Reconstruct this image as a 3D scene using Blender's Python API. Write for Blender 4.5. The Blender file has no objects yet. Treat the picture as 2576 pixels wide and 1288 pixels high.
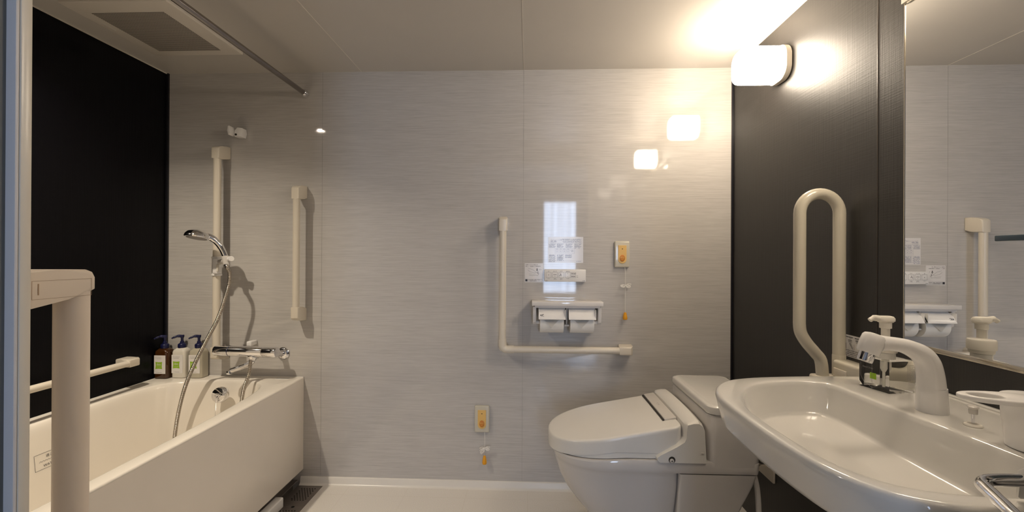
import bpy, bmesh, math, random
from mathutils import Vector, Matrix
random.seed(7)
PI = math.pi
scn = bpy.context.scene
C = scn.collection

# ------------------------------------------------------------------ camera
CAMZ = 1.165
F_PX, YAW, PIT, ROLL = 1100.0, 0.0383, 0.0016, -0.0050
cam_d = bpy.data.cameras.new('camera'); cam = bpy.data.objects.new('camera', cam_d); C.objects.link(cam)
cam_d.sensor_width = 36.0; cam_d.lens = F_PX/2576*36.0; cam_d.clip_start = 0.02
_F = Vector((-math.sin(YAW)*math.cos(PIT), math.cos(YAW)*math.cos(PIT), math.sin(PIT)))
_R0 = Vector((math.cos(YAW), math.sin(YAW), 0)); _U0 = _R0.cross(_F)
_r = _R0*math.cos(ROLL) - _U0*math.sin(ROLL); _u = _R0*math.sin(ROLL) + _U0*math.cos(ROLL)
cam.matrix_world = Matrix(((_r.x, _u.x, -_F.x, 0), (_r.y, _u.y, -_F.y, 0), (_r.z, _u.z, -_F.z, CAMZ), (0, 0, 0, 1)))
scn.camera = cam

# ------------------------------------------------------------------ view, world
scn.view_settings.view_transform = 'Standard'
scn.view_settings.look = 'None'
scn.view_settings.exposure = 0.22
scn.view_settings.gamma = 1.0
scn.view_settings.use_curve_mapping = False
w = bpy.data.worlds.new('world'); scn.world = w; w.use_nodes = True
w.node_tree.nodes['Background'].inputs[0].default_value = (0.30, 0.38, 0.55, 1)
w.node_tree.nodes['Background'].inputs[1].default_value = 0.05

WARM = (1.0, 0.845, 0.66)
LAMP_E = 39.0        # wall lamp shades
DOWN_E = 300.0
DOWN_W = 10.5        # its directed light       # ceiling downlight over the tub
WINDOW_E = 12.5      # daylit bedroom window

# ------------------------------------------------------------------ room numbers (metres)
XL, XR, YB, YF, ZC = -1.878, 1.005, 2.20, 0.44, 2.105
SEAM1, SEAM2 = -1.059, -0.029

# ------------------------------------------------------------------ materials
def mat(name, col, rough=0.4, metal=0.0, spec=0.5, coat=0.0, trans=0.0, ior=1.45, emit=None, es=0.0, sss=0.0):
    m = bpy.data.materials.new(name); m.use_nodes = True
    b = m.node_tree.nodes['Principled BSDF']
    b.inputs['Base Color'].default_value = (*col, 1)
    b.inputs['Roughness'].default_value = rough
    b.inputs['Metallic'].default_value = metal
    b.inputs['Specular IOR Level'].default_value = spec
    b.inputs['Coat Weight'].default_value = coat
    b.inputs['Coat Roughness'].default_value = 0.03
    b.inputs['Transmission Weight'].default_value = trans
    b.inputs['IOR'].default_value = ior
    if emit:
        b.inputs['Emission Color'].default_value = (*emit, 1); b.inputs['Emission Strength'].default_value = es
    # very slight tonal variation so that every surface is procedural
    if not emit and trans == 0:
        n = m.node_tree.nodes; l = m.node_tree.links
        tc = n.new('ShaderNodeTexCoord'); no = n.new('ShaderNodeTexNoise'); no.inputs['Scale'].default_value = 6
        mx = n.new('ShaderNodeMix'); mx.data_type = 'RGBA'
        mx.inputs[6].default_value = (*[c*0.975 for c in col], 1); mx.inputs[7].default_value = (*[min(1, c*1.02) for c in col], 1)
        l.new(tc.outputs['Object'], no.inputs['Vector']); l.new(no.outputs['Fac'], mx.inputs[0]); l.new(mx.outputs[2], b.inputs['Base Color'])
    return m

def laminate(name, ca, cb, rough):
    """white wall panel with fine horizontal grain"""
    m = bpy.data.materials.new(name); m.use_nodes = True
    n = m.node_tree.nodes; l = m.node_tree.links; b = n['Principled BSDF']
    tc = n.new('ShaderNodeTexCoord')
    def noise(sx, sy, sz, det=3):
        mp = n.new('ShaderNodeMapping'); mp.inputs['Scale'].default_value = (sx, sy, sz)
        no = n.new('ShaderNodeTexNoise'); no.inputs['Scale'].default_value = 1; no.inputs['Detail'].default_value = det
        l.new(tc.outputs['Object'], mp.inputs[0]); l.new(mp.outputs[0], no.inputs['Vector']); return no
    a = noise(6, 6, 230, 2); c = noise(16, 16, 480, 2); d = noise(1.3, 1.3, 14, 2)
    r1 = n.new('ShaderNodeValToRGB'); r1.color_ramp.elements[0].position = .30; r1.color_ramp.elements[1].position = .62
    l.new(a.outputs['Fac'], r1.inputs[0])
    r2 = n.new('ShaderNodeValToRGB'); r2.color_ramp.elements[0].position = .32; r2.color_ramp.elements[1].position = .66
    l.new(c.outputs['Fac'], r2.inputs[0])
    m1 = n.new('ShaderNodeMath'); m1.operation = 'MULTIPLY'
    l.new(r1.outputs[0], m1.inputs[0]); m1.inputs[1].default_value = .44
    m2 = n.new('ShaderNodeMath'); m2.operation = 'MULTIPLY_ADD'
    l.new(r2.outputs[0], m2.inputs[0]); m2.inputs[1].default_value = .34; l.new(m1.outputs[0], m2.inputs[2])
    m3 = n.new('ShaderNodeMath'); m3.operation = 'MULTIPLY_ADD'
    l.new(d.outputs['Fac'], m3.inputs[0]); m3.inputs[1].default_value = .35; l.new(m2.outputs[0], m3.inputs[2])
    mx = n.new('ShaderNodeMix'); mx.data_type = 'RGBA'
    mx.inputs[6].default_value = (*ca, 1); mx.inputs[7].default_value = (*cb, 1)
    l.new(m3.outputs[0], mx.inputs[0]); l.new(mx.outputs[2], b.inputs['Base Color'])
    b.inputs['Roughness'].default_value = rough; b.inputs['Specular IOR Level'].default_value = .55
    bp = n.new('ShaderNodeBump'); bp.inputs['Strength'].default_value = .012; bp.inputs['Distance'].default_value = .001
    l.new(m2.outputs[0], bp.inputs['Height']); l.new(bp.outputs[0], b.inputs['Normal'])
    return m

def dark_panel(name, col, rough, bump, spec=.5):
    """near-black panel with a fine woven hairline relief"""
    m = bpy.data.materials.new(name); m.use_nodes = True
    n = m.node_tree.nodes; l = m.node_tree.links; b = n['Principled BSDF']
    tc = n.new('ShaderNodeTexCoord'); outs = []
    for sc in ((1, 4, 260), (1, 260, 4)):
        mp = n.new('ShaderNodeMapping'); mp.inputs['Scale'].default_value = sc
        no = n.new('ShaderNodeTexNoise'); no.inputs['Scale'].default_value = 1; no.inputs['Detail'].default_value = 2
        l.new(tc.outputs['Object'], mp.inputs[0]); l.new(mp.outputs[0], no.inputs['Vector'])
        r = n.new('ShaderNodeValToRGB'); r.color_ramp.elements[0].position = .42; r.color_ramp.elements[1].position = .58
        l.new(no.outputs['Fac'], r.inputs[0]); outs.append(r.outputs[0])
    ad = n.new('ShaderNodeMath'); ad.operation = 'ADD'; l.new(outs[0], ad.inputs[0]); l.new(outs[1], ad.inputs[1])
    bp = n.new('ShaderNodeBump'); bp.inputs['Strength'].default_value = bump; bp.inputs['Distance'].default_value = .001
    l.new(ad.outputs[0], bp.inputs['Height']); l.new(bp.outputs[0], b.inputs['Normal'])
    b.inputs['Base Color'].default_value = (*col, 1); b.inputs['Roughness'].default_value = rough
    b.inputs['Specular IOR Level'].default_value = spec
    return m

def floor_mat():
    m = bpy.data.materials.new('shower_floor'); m.use_nodes = True
    n = m.node_tree.nodes; l = m.node_tree.links; b = n['Principled BSDF']
    tc = n.new('ShaderNodeTexCoord')
    no = n.new('ShaderNodeTexNoise'); no.inputs['Scale'].default_value = 420; no.inputs['Detail'].default_value = 2
    l.new(tc.outputs['Object'], no.inputs['Vector'])
    mx = n.new('ShaderNodeMix'); mx.data_type = 'RGBA'
    mx.inputs[6].default_value = (.62, .59, .55, 1); mx.inputs[7].default_value = (.76, .73, .69, 1)
    r = n.new('ShaderNodeValToRGB'); r.color_ramp.elements[0].position = .38; r.color_ramp.elements[1].position = .6
    l.new(no.outputs['Fac'], r.inputs[0]); l.new(r.outputs[0], mx.inputs[0])
    br = n.new('ShaderNodeTexBrick'); br.offset = 0; br.inputs['Scale'].default_value = 1
    br.inputs['Brick Width'].default_value = .30; br.inputs['Row Height'].default_value = .30
    br.inputs['Mortar Size'].default_value = .0015; br.inputs['Mortar Smooth'].default_value = .3
    br.inputs['Color1'].default_value = (1, 1, 1, 1); br.inputs['Color2'].default_value = (1, 1, 1, 1); br.inputs['Mortar'].default_value = (.93, .92, .90, 1)
    l.new(tc.outputs['Object'], br.inputs['Vector'])
    mu = n.new('ShaderNodeMix'); mu.data_type = 'RGBA'; mu.blend_type = 'MULTIPLY'; mu.inputs[0].default_value = 1
    l.new(mx.outputs[2], mu.inputs[6]); l.new(br.outputs['Color'], mu.inputs[7]); l.new(mu.outputs[2], b.inputs['Base Color'])
    bp = n.new('ShaderNodeBump'); bp.inputs['Strength'].default_value = .15; bp.inputs['Distance'].default_value = .001
    l.new(no.outputs['Fac'], bp.inputs['Height']); l.new(bp.outputs[0], b.inputs['Normal'])
    b.inputs['Roughness'].default_value = .42
    return m

M = {}
M['laminate'] = laminate('white_laminate', (.43, .41, .39), (.57, .55, .525), .035)
M['black_panel'] = dark_panel('black_panel', (.0030, .0028, .0040), .35, .10, .12)
M['brown_panel'] = dark_panel('dark_brown_panel', (.0060, .0042, .0033), .47, .09, .80)
M['ceiling'] = mat('ceiling_panel', (.61, .575, .53), .34)
M['floor'] = floor_mat()
M['cove'] = mat('floor_cove_white', (.72, .69, .64), .25)
M['seam'] = mat('seam_line', (.36, .34, .32), .5)
M['seam_brown'] = mat('seam_brown', (.05, .042, .036), .25)
M['seam_light'] = mat('seam_light', (.75, .70, .62), .4)
M['dark_trim'] = mat('corner_trim', (.012, .012, .016), .25)
M['tub'] = mat('tub_acrylic', (.84, .79, .71), .14, coat=.3)
M['apron'] = mat('tub_apron_cream', (.90, .835, .75), .30)
M['ceramic'] = mat('white_ceramic', (.68, .665, .63), .10, coat=.5)
M['ceramic_grey'] = mat('toilet_ceramic', (.60, .575, .55), .10, coat=.5)
M['toilet_plastic'] = mat('toilet_plastic', (.71, .69, .65), .20)
M['hinge_plastic'] = mat('hinge_plastic', (.60, .57, .53), .25)
M['gap'] = mat('dark_gap', (.03, .026, .022), .8)
M['cream'] = mat('cream_rail', (.70, .64, .54), .28)
M['beige'] = mat('beige_rail', (.80, .69, .57), .33)
M['greygreen'] = mat('ivory_enamel', (.60, .56, .46), .18, coat=.3)
M['white_plastic'] = mat('white_plastic', (.82, .805, .79), .22)
M['milk_plastic'] = mat('milky_plastic', (.80, .76, .68), .28)
M['paper'] = mat('toilet_paper', (.86, .84, .80), .95, spec=.1)
M['sticker'] = mat('sticker_film', (.74, .72, .71), .12)
M['ink'] = mat('ink_black', (.03, .03, .04), .5)
M['ink_blue'] = mat('ink_blue_grey', (.16, .18, .28), .5)
M['ink_grey'] = mat('ink_grey', (.30, .28, .27), .5)
M['chrome'] = mat('chrome', (.80, .80, .82), .06, metal=1)
M['rod'] = mat('rod_metal', (.36, .33, .31), .16, metal=1)
M['steel'] = mat('brushed_steel', (.50, .47, .44), .28, metal=1)
M['grate'] = mat('grate_steel', (.30, .27, .25), .38, metal=.8)
M['hose'] = mat('hose_metal', (.50, .46, .41), .20, metal=1)
M['amber'] = mat('amber_plate', (.78, .50, .16), .3)
M['orange'] = mat('orange_button', (.62, .22, .03), .35)
M['bead'] = mat('orange_bead', (.80, .36, .02), .3)
M['cord'] = mat('white_cord', (.80, .77, .72), .8)
M['navy'] = mat('navy_pump', (.008, .010, .055), .3)
M['shampoo_amber'] = mat('amber_liquid', (.050, .017, .003), .07, coat=.6)
M['shampoo_white'] = mat('white_liquid', (.74, .70, .62), .12, coat=.5)
M['shampoo_clear'] = mat('clear_liquid', (.50, .46, .36), .10, coat=.5)
M['clear_shell'] = mat('clear_plastic', (.80, .78, .72), .08, coat=.5)
M['label'] = mat('bottle_label', (.80, .77, .74), .4)
M['green'] = mat('label_green', (.30, .52, .02), .4)
M['mirror'] = mat('mirror_silver', (.92, .93, .93), .004, metal=1)
M['mirror_edge'] = mat('mirror_rail', (.62, .56, .46), .18, metal=1)
M['glass_dark'] = mat('shelf_glass', (.010, .045, .075), .06, coat=.6)
M['gel'] = mat('clear_acrylic', (.99, .99, .97), .01, trans=1, ior=1.14)
M['tube'] = mat('dip_tube', (.80, .78, .72), .3)
M['unit'] = mat('dryer_cover', (.70, .65, .58), .35)
M['mesh_hole'] = mat('grille_hole', (.10, .085, .07), .7)
M['void'] = mat('void_black', (.01, .009, .008), .9)
M['towel'] = mat('white_towel', (.80, .78, .74), .95, spec=.1)
M['alu'] = mat('door_aluminium', (.62, .60, .60), .45)
M['gasket'] = mat('grey_gasket', (.17, .17, .16), .6)
M['bed_wall'] = mat('bedroom_wall', (.70, .69, .68), .8)
M['bed_floor'] = mat('bedroom_floor', (.20, .15, .10), .5)
M['bed_frame'] = mat('window_frame', (.75, .74, .72), .4)

def lamp_mat():
    m = bpy.data.materials.new('lit_shade'); m.use_nodes = True
    b = m.node_tree.nodes['Principled BSDF']
    b.inputs['Base Color'].default_value = (.8, .78, .74, 1); b.inputs['Roughness'].default_value = .3
    b.inputs['Emission Color'].default_value = (*WARM, 1); b.inputs['Emission Strength'].default_value = LAMP_E
    return m
M['lit'] = lamp_mat()
M['down'] = mat('lit_downlight', (.8, .8, .8), .3, emit=(1, .89, .74), es=DOWN_E)

# ------------------------------------------------------------------ mesh helpers
def finish(name, bm, m, parent=None, angle=35, bevel=0):
    bmesh.ops.recalc_face_normals(bm, faces=bm.faces)
    me = bpy.data.meshes.new(name); bm.to_mesh(me); bm.free()
    for p in me.polygons: p.use_smooth = True
    me.set_sharp_from_angle(angle=math.radians(angle))
    me.materials.append(m)
    o = bpy.data.objects.new(name, me); C.objects.link(o)
    if parent is not None:
        o.parent = parent
        o.matrix_parent_inverse = Matrix.Translation(-Vector(parent['_base'])) if '_base' in parent else Matrix()
    return o

def tag(o, label=None, cat=None, group=None, kind=None):
    if label: o['label'] = label
    if cat: o['category'] = cat
    if group: o['group'] = group
    if kind: o['kind'] = kind
    return o

def thing(name, label, cat, base, group=None):
    o = bpy.data.objects.new(name, None); C.objects.link(o); o.location = base
    o.empty_display_size = .05
    o['_base'] = tuple(base)
    return tag(o, label, cat, group)

def struct(name, bm, m, parent=None, angle=35):
    o = finish(name, bm, m, parent, angle)
    if parent is None: o['kind'] = 'structure'
    return o

def BM(): return bmesh.new()

def box(bm, x0, x1, y0, y1, z0, z1, r=0, seg=3, mtx=None):
    vs = [bm.verts.new((x, y, z)) for x in (x0, x1) for y in (y0, y1) for z in (z0, z1)]
    idx = [(0, 1, 3, 2), (4, 6, 7, 5), (0, 4, 5, 1), (2, 3, 7, 6), (0, 2, 6, 4), (1, 5, 7, 3)]
    fs = [bm.faces.new([vs[i] for i in f]) for f in idx]
    if mtx is not None: bmesh.ops.transform(bm, matrix=mtx, verts=vs)
    if r > 0:
        es = list({e for f in fs for e in f.edges})
        bmesh.ops.bevel(bm, geom=es, offset=r, segments=seg, profile=.5, affect='EDGES')
    return bm

def prism(bm, poly, fn, d0, d1, bevel=0, seg=2):
    """poly: 2D points; fn(a,b,d)->3D; extruded from d0 to d1"""
    A = [bm.verts.new(fn(a, b, d0)) for a, b in poly]; B = [bm.verts.new(fn(a, b, d1)) for a, b in poly]
    n = len(poly); fs = [bm.faces.new(A[::-1]), bm.faces.new(B)]
    for i in range(n): fs.append(bm.faces.new((A[i], A[(i+1) % n], B[(i+1) % n], B[i])))
    if bevel:
        es = list(set(fs[0].edges) | set(fs[1].edges))
        bmesh.ops.bevel(bm, geom=es, offset=bevel, segments=seg, profile=.5, affect='EDGES')
    return bm

def loft(bm, loops, cap0=True, cap1=True):
    rings = [[bm.verts.new(p) for p in lp] for lp in loops]
    n = len(rings[0])
    for a, b in zip(rings, rings[1:]):
        for i in range(n): bm.faces.new((a[i], a[(i+1) % n], b[(i+1) % n], b[i]))
    if cap0: bm.faces.new(rings[0][::-1])
    if cap1: bm.faces.new(rings[-1])
    return bm

def spline(pts, n, closed=False):
    P = [Vector(p) for p in pts]; out = []; k = len(P)
    segs = k if closed else k-1
    for s in range(segs):
        if closed: p0, p1, p2, p3 = P[(s-1) % k], P[s], P[(s+1) % k], P[(s+2) % k]
        else: p0, p1, p2, p3 = P[max(s-1, 0)], P[s], P[s+1], P[min(s+2, k-1)]
        for i in range(n):
            t = i/n
            out.append(.5*((2*p1)+(p2-p0)*t+(2*p0-5*p1+4*p2-p3)*t*t+(3*p1-p0-3*p2+p3)*t**3))
    if not closed: out.append(P[-1])
    return out

def tube(bm, pts, rad, n=14, caps=True, closed=False, squash=None):
    P = [Vector(p) for p in pts]; k = len(P)
    R = rad if isinstance(rad, (list, tuple)) else [rad]*k
    T = []
    for i in range(k):
        if closed: t = P[(i+1) % k]-P[(i-1) % k]
        else: t = P[min(i+1, k-1)]-P[max(i-1, 0)]
        T.append(t.normalized())
    up = Vector((0, 0, 1)) if abs(T[0].z) < .9 else Vector((1, 0, 0))
    nrm = (up - T[0]*up.dot(T[0])).normalized(); rings = []
    for i in range(k):
        nrm = (nrm - T[i]*nrm.dot(T[i])).normalized(); b = T[i].cross(nrm)
        rings.append([bm.verts.new(P[i]+R[i]*(math.cos(2*PI*j/n)*nrm+math.sin(2*PI*j/n)*b)) for j in range(n)])
    for i in range(k if closed else k-1):
        a, c = rings[i], rings[(i+1) % k]
        for j in range(n): bm.faces.new((a[j], a[(j+1) % n], c[(j+1) % n], c[j]))
    if caps and not closed: bm.faces.new(rings[0][::-1]); bm.faces.new(rings[-1])
    return bm

def lathe(bm, prof, org, axis=(0, 0, 1), n=32, caps=True):
    """prof: (radius, height) pairs along axis"""
    ax = Vector(axis).normalized(); h = Vector((1, 0, 0)) if abs(ax.x) < .8 else Vector((0, 1, 0))
    u = (h-ax*h.dot(ax)).normalized(); v = ax.cross(u); O = Vector(org)
    rings = [[bm.verts.new(O+ax*z+max(r, 1e-5)*(math.cos(2*PI*j/n)*u+math.sin(2*PI*j/n)*v)) for j in range(n)] for r, z in prof]
    for a, b in zip(rings, rings[1:]):
        for j in range(n): bm.faces.new((a[j], a[(j+1) % n], b[(j+1) % n], b[j]))
    if caps: bm.faces.new(rings[0][::-1]); bm.faces.new(rings[-1])
    return bm

def rrect(x0, x1, y0, y1, r, n=6):
    """rounded rectangle points, 4*(n+1), r scalar or 4 radii (++,-+,--,+-)"""
    rr = r if isinstance(r, (list, tuple)) else [r]*4; out = []
    for k, (cx, cy) in enumerate(((x1, y1), (x0, y1), (x0, y0), (x1, y0))):
        sx = 1 if cx == x1 else -1; sy = 1 if cy == y1 else -1
        for i in range(n+1):
            a = PI/2*(k+i/n)
            out.append((cx-sx*rr[k]+rr[k]*math.cos(a), cy-sy*rr[k]+rr[k]*math.sin(a)))
    return out

def text_into(bm, s, O, R, U, size, align='LEFT', spacing=1.0):
    c = bpy.data.curves.new('lettering', 'FONT'); c.body = s; c.size = size; c.align_x = align; c.space_character = spacing
    c.resolution_u = 2
    o = bpy.data.objects.new('lettering', c); C.objects.link(o)
    dg = bpy.context.evaluated_depsgraph_get(); me = bpy.data.meshes.new_from_object(o.evaluated_get(dg))
    O, R, U = Vector(O), Vector(R).normalized(), Vector(U).normalized()
    base = len(bm.verts); vs = [bm.verts.new(O+R*v.co.x+U*v.co.y) for v in me.vertices]
    for p in me.polygons:
        try: bm.faces.new([vs[i] for i in p.vertices])
        except ValueError: pass
    bpy.data.objects.remove(o); bpy.data.curves.remove(c); bpy.data.meshes.remove(me)
    return bm

class Ink:
    """flat printing on a plane: O = lower-left corner, R right, U up, N out of the surface"""
    def __init__(s, O, R, U, lift=.0004):
        s.R = Vector(R).normalized(); s.U = Vector(U).normalized(); s.N = s.R.cross(s.U); s.O = Vector(O)+s.N*lift; s.bm = BM()
    def p(s, x, y): return s.O+s.R*x+s.U*y
    def rect(s, x0, x1, y0, y1):
        v = [s.bm.verts.new(s.p(*q)) for q in ((x0, y0), (x1, y0), (x1, y1), (x0, y1))]; s.bm.faces.new(v)
    def frame(s, x0, x1, y0, y1, t):
        s.rect(x0, x1, y0, y0+t); s.rect(x0, x1, y1-t, y1); s.rect(x0, x0+t, y0+t, y1-t); s.rect(x1-t, x1, y0+t, y1-t)
    def words(s, x0, x1, y, h, seed=0, gap=.25):
        rnd = random.Random(seed); x = x0
        while x < x1:
            w_ = h*rnd.uniform(.45, .95)
            if rnd.random() > gap*.5: s.rect(x, min(x+w_, x1), y+h*rnd.uniform(0, .25), y+h*rnd.uniform(.75, 1))
            x += w_+h*rnd.uniform(.15, .3)
    def line(s, pts, t):
        for (ax, ay), (bx_, by) in zip(pts, pts[1:]):
            d = Vector((bx_-ax, by-ay)); L = d.length
            if L < 1e-6: continue
            q = Vector((-d.y, d.x))/L*t/2
            v = [s.bm.verts.new(s.p(*c)) for c in ((ax+q.x, ay+q.y), (bx_+q.x, by+q.y), (bx_-q.x, by-q.y), (ax-q.x, ay-q.y))]; s.bm.faces.new(v)
    def text(s, t, x, y, size, align='LEFT', spacing=1.0): text_into(s.bm, t, s.p(x, y), s.R, s.U, size, align, spacing)
    def done(s, name, m, parent):
        bm = s.bm; bm.normal_update()
        for f in bm.faces:
            if f.normal.dot(s.N) < 0: f.normal_flip()
        me = bpy.data.meshes.new(name); bm.to_mesh(me); bm.free(); me.materials.append(m)
        o = bpy.data.objects.new(name, me); C.objects.link(o); o.parent = parent
        o.matrix_parent_inverse = Matrix.Translation(-Vector(parent['_base'])) if '_base' in parent else Matrix()
        return o

X, Y, Z = Vector((1, 0, 0)), Vector((0, 1, 0)), Vector((0, 0, 1))

# ================================================================== SETTING
def wall_box(name, x0, x1, y0, y1, z0, z1, m): return struct(name, box(BM(), x0, x1, y0, y1, -.05 if z0 == 0 else z0, z1), M[m])
wall_back = wall_box('wall_back', XL-.05, XR+.05, YB, YB+.05, 0, ZC+.05, 'laminate')
for sx in (SEAM1, SEAM2):
    finish('panel_seam', box(BM(), sx-.0007, sx+.0007, YB-.0005, YB+.002, .04, ZC), M['seam'], wall_back)
wall_left = wall_box('wall_left', XL-.05, XL, YF-.1, YB, 0, ZC+.05, 'black_panel')
wall_right = wall_box('wall_right', XR, XR+.05, YF-.1, YB, 0, ZC+.05, 'brown_panel')
finish('panel_seam', box(BM(), XR-.0014, XR+.001, 1.300, 1.3022, 0, ZC, .0006, 2), M['seam_brown'], wall_right)
DLX, DLY, DLR = -1.568, 1.17, .033
bm = BM()
box(bm, XL-.05, DLX-.036, YF-.04, YB+.05, ZC, ZC+.05); box(bm, DLX+.036, XR+.05, YF-.04, YB+.05, ZC, ZC+.05)
box(bm, DLX-.036, DLX+.036, YF-.04, DLY-.036, ZC, ZC+.05); box(bm, DLX-.036, DLX+.036, DLY+.036, YB+.05, ZC, ZC+.05)
ceiling = struct('ceiling', bm, M['ceiling'])
for sx in (-.857, SEAM2):
    finish('panel_seam', box(BM(), sx-.0012, sx+.0012, YF, YB, ZC-.0008, ZC+.002), M['seam_light'], ceiling)
# floor with the drain trough left open beside the tub
bm = BM()
box(bm, -1.035, XR+.05, YF-.04, YB+.05, -.05, 0)
box(bm, XL-.05, -1.035, YF-.04, YB+.05, -.05, -.035)
struct('floor', bm, M['floor'])
# coved skirting of the floor pan along the back wall and corner trims
bm = BM(); prism(bm, [(YB, 0), (YB, .0365), (YB-.004, .0365), (YB-.008, .032), (YB-.011, .010), (YB-.018, .002), (YB-.024, 0)],
                 lambda a, b, d: (d, a, b), -1.16, XR)
struct('baseboard_back', bm, M['cove'])
struct('trim_1', box(BM(), XL, XL+.010, YB-.010, YB, .5, ZC), M['dark_trim'])
struct('trim_2', box(BM(), XR-.008, XR, YB-.008, YB, .04, ZC), M['dark_trim'])
struct('trim_3', box(BM(), XL, XL+.004, YF, YB, ZC-.004, ZC), M['seam_light'])
struct('trim_4', box(BM(), XR-.004, XR, YF, YB, ZC-.004, ZC), M['seam_light'])
# front wall with the doorway the photograph is taken through
DX0, DX1, DZ = -.5235, .53, 2.02
bm = BM()
box(bm, XL-.05, DX0-.03, .35, YF, 0, ZC+.05); box(bm, DX1+.03, XR+.05, .35, YF, 0, ZC+.05); box(bm, DX0-.03, DX1+.03, .35, YF, DZ+.03, ZC+.05)
struct('wall_front', bm, M['laminate'])
door = thing('door_1', None, None, (0, .40, 0)); door['kind'] = 'structure'
bm = BM()
box(bm, DX0-.03, DX0, .4304, YF+.001, 0, DZ, .0012, 2); box(bm, DX1, DX1+.03, .4304, YF+.001, 0, DZ, .0012, 2); box(bm, DX0-.03, DX1+.03, .4304, YF+.001, DZ, DZ+.03, .0012, 2)
finish('door_frame', bm, M['cream'], door)
bm = BM()
box(bm, DX0-.03, DX0-.001, .4264, .4304, 0, DZ, .0015, 2); box(bm, DX1+.001, DX1+.03, .4264, .4304, 0, DZ, .0015, 2)
finish('door_track', bm, M['alu'], door)
bm = BM()
box(bm, DX0-.03, DX0-.0112, .35, .4264, 0, DZ); box(bm, DX1+.0112, DX1+.03, .35, .4264, 0, DZ); box(bm, DX0-.03, DX1+.03, .35, .4304, DZ+.001, DZ+.03)
finish('door_gasket', bm, M['gasket'], door)
# the bedroom behind the doorway, lit by its curtained window
BY = -3.6
bm = BM(); box(bm, -2.4, .27, BY-.05, BY, 0, 2.5); box(bm, .86, 2.6, BY-.05, BY, 0, 2.5); box(bm, .27, .86, BY-.05, BY, 0, .5); box(bm, .27, .86, BY-.05, BY, 2.18, 2.5)
struct('wall_bedroom_rear', bm, M['bed_wall'])
struct('wall_bedroom_left', box(BM(), -2.45, -2.4, BY, .35, 0, 2.5), M['bed_wall'])
struct('wall_bedroom_right', box(BM(), 2.6, 2.65, BY, .35, 0, 2.5), M['bed_wall'])
bm = BM(); box(bm, -2.4, XL-.05, .35, .40, 0, 2.5); box(bm, XR+.05, 2.6, .35, .40, 0, 2.5); box(bm, XL-.05, XR+.05, .35, .40, ZC+.05, 2.5)
struct('wall_bedroom_front', bm, M['bed_wall'])
struct('ceiling_bedroom', box(BM(), -2.45, 2.65, BY-.05, .40, 2.5, 2.55), M['bed_wall'])
struct('floor_bedroom', box(BM(), -2.45, 2.65, BY-.05, .40, -.05, 0), M['bed_floor'])
win = thing('window_1', None, None, (.57, BY, .5)); win['kind'] = 'structure'
def win_mat():
    m = bpy.data.materials.new('daylit_curtain'); m.use_nodes = True
    n = m.node_tree.nodes; l = m.node_tree.links; b = n['Principled BSDF']
    tc = n.new('ShaderNodeTexCoord'); mp = n.new('ShaderNodeMapping'); mp.inputs['Scale'].default_value = (22, 1, .6)
    no = n.new('ShaderNodeTexNoise'); no.inputs['Scale'].default_value = 1; no.inputs['Detail'].default_value = 2
    l.new(tc.outputs['Object'], mp.inputs[0]); l.new(mp.outputs[0], no.inputs['Vector'])
    mr = n.new('ShaderNodeMapRange'); mr.inputs[1].default_value = .3; mr.inputs[2].default_value = .7
    mr.inputs[3].default_value = WINDOW_E*.75; mr.inputs[4].default_value = WINDOW_E*1.2
    l.new(no.outputs['Fac'], mr.inputs[0]); l.new(mr.outputs[0], b.inputs['Emission Strength'])
    b.inputs['Emission Color'].default_value = (.60, .74, 1, 1); b.inputs['Base Color'].default_value = (.8, .8, .8, 1)
    return m
finish('lace_curtain', box(BM(),   .27, .86, BY-.03, BY-.02, .5, 2.18), win_mat(), win)
bm = BM()
for a in ((.25, .275), (.855, .88)): box(bm, a[0], a[1], BY-.02, BY+.01, .48, 2.20)
box(bm, .25, .88, BY-.02, BY+.01, .48, .52); box(bm, .25, .88, BY-.02, BY+.01, 2.16, 2.20)
finish('window_frame', bm, M['bed_frame'], win)

# ================================================================== LIGHT FITTINGS
def wall_lamp(yc, zc, label):
    t = thing('wall_lamp', label, 'lamp', (XR, yc, zc-.07), 'oval wall lamps on the dark wall')
    hw, hz = .070, .069
    bm = BM()
    lp = lambda s, x, r: [(x, yc+a, zc+b) for a, b in rrect(-hw+s, hw-s, -hz+s, hz-s, r-s*.5, 8)]
    loft(bm, [lp(.004, XR, .048), lp(.000, XR-.003, .05), lp(.000, XR-.022, .05), lp(.003, XR-.024, .048)])
    finish('lamp_base', bm, M['cream'], t)
    bm = BM()
    loft(bm, [lp(.003, XR-.024, .048), lp(.003, XR-.155, .048), lp(.005, XR-.165, .047), lp(.011, XR-.172, .044)])
    finish('lamp_shade', bm, M['lit'], t, 40)
    return t
wall_lamp(1.78, 1.931, 'glowing white oval wall lamp high on the dark wall beside the ceiling')
wall_lamp(.947, 1.931, 'glowing white wall lamp above the mirror, seen only in reflection')
t = thing('ceiling_downlight', 'small round lit downlight in the ceiling above the bathtub', 'light', (DLX, DLY, ZC))
lathe(bm := BM(), [(.058, 0), (.058, -.003), (.052, -.0045), (.036, -.0045), (DLR, -.002), (DLR-.001, .040), (.0001, .040)], (DLX, DLY, ZC), caps=False); finish('trim_ring', bm, M['white_plastic'], t)
lathe(bm := BM(), [(DLR-.0015, .0085), (DLR-.0015, .011)], (DLX, DLY, ZC)); finish('diffuser', bm, M['down'], t)
ld_ = bpy.data.lights.new('downlight_beam', 'AREA'); ld_.shape = 'DISK'; ld_.size = .05; ld_.energy = DOWN_W; ld_.color = (1, .86, .68); ld_.spread = math.radians(135)
lo_ = bpy.data.objects.new('downlight_beam', ld_); C.objects.link(lo_); lo_.parent = t; lo_.matrix_parent_inverse = Matrix.Translation(-Vector((DLX, DLY, ZC))); lo_.location = (DLX, DLY, ZC+.002)

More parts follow.
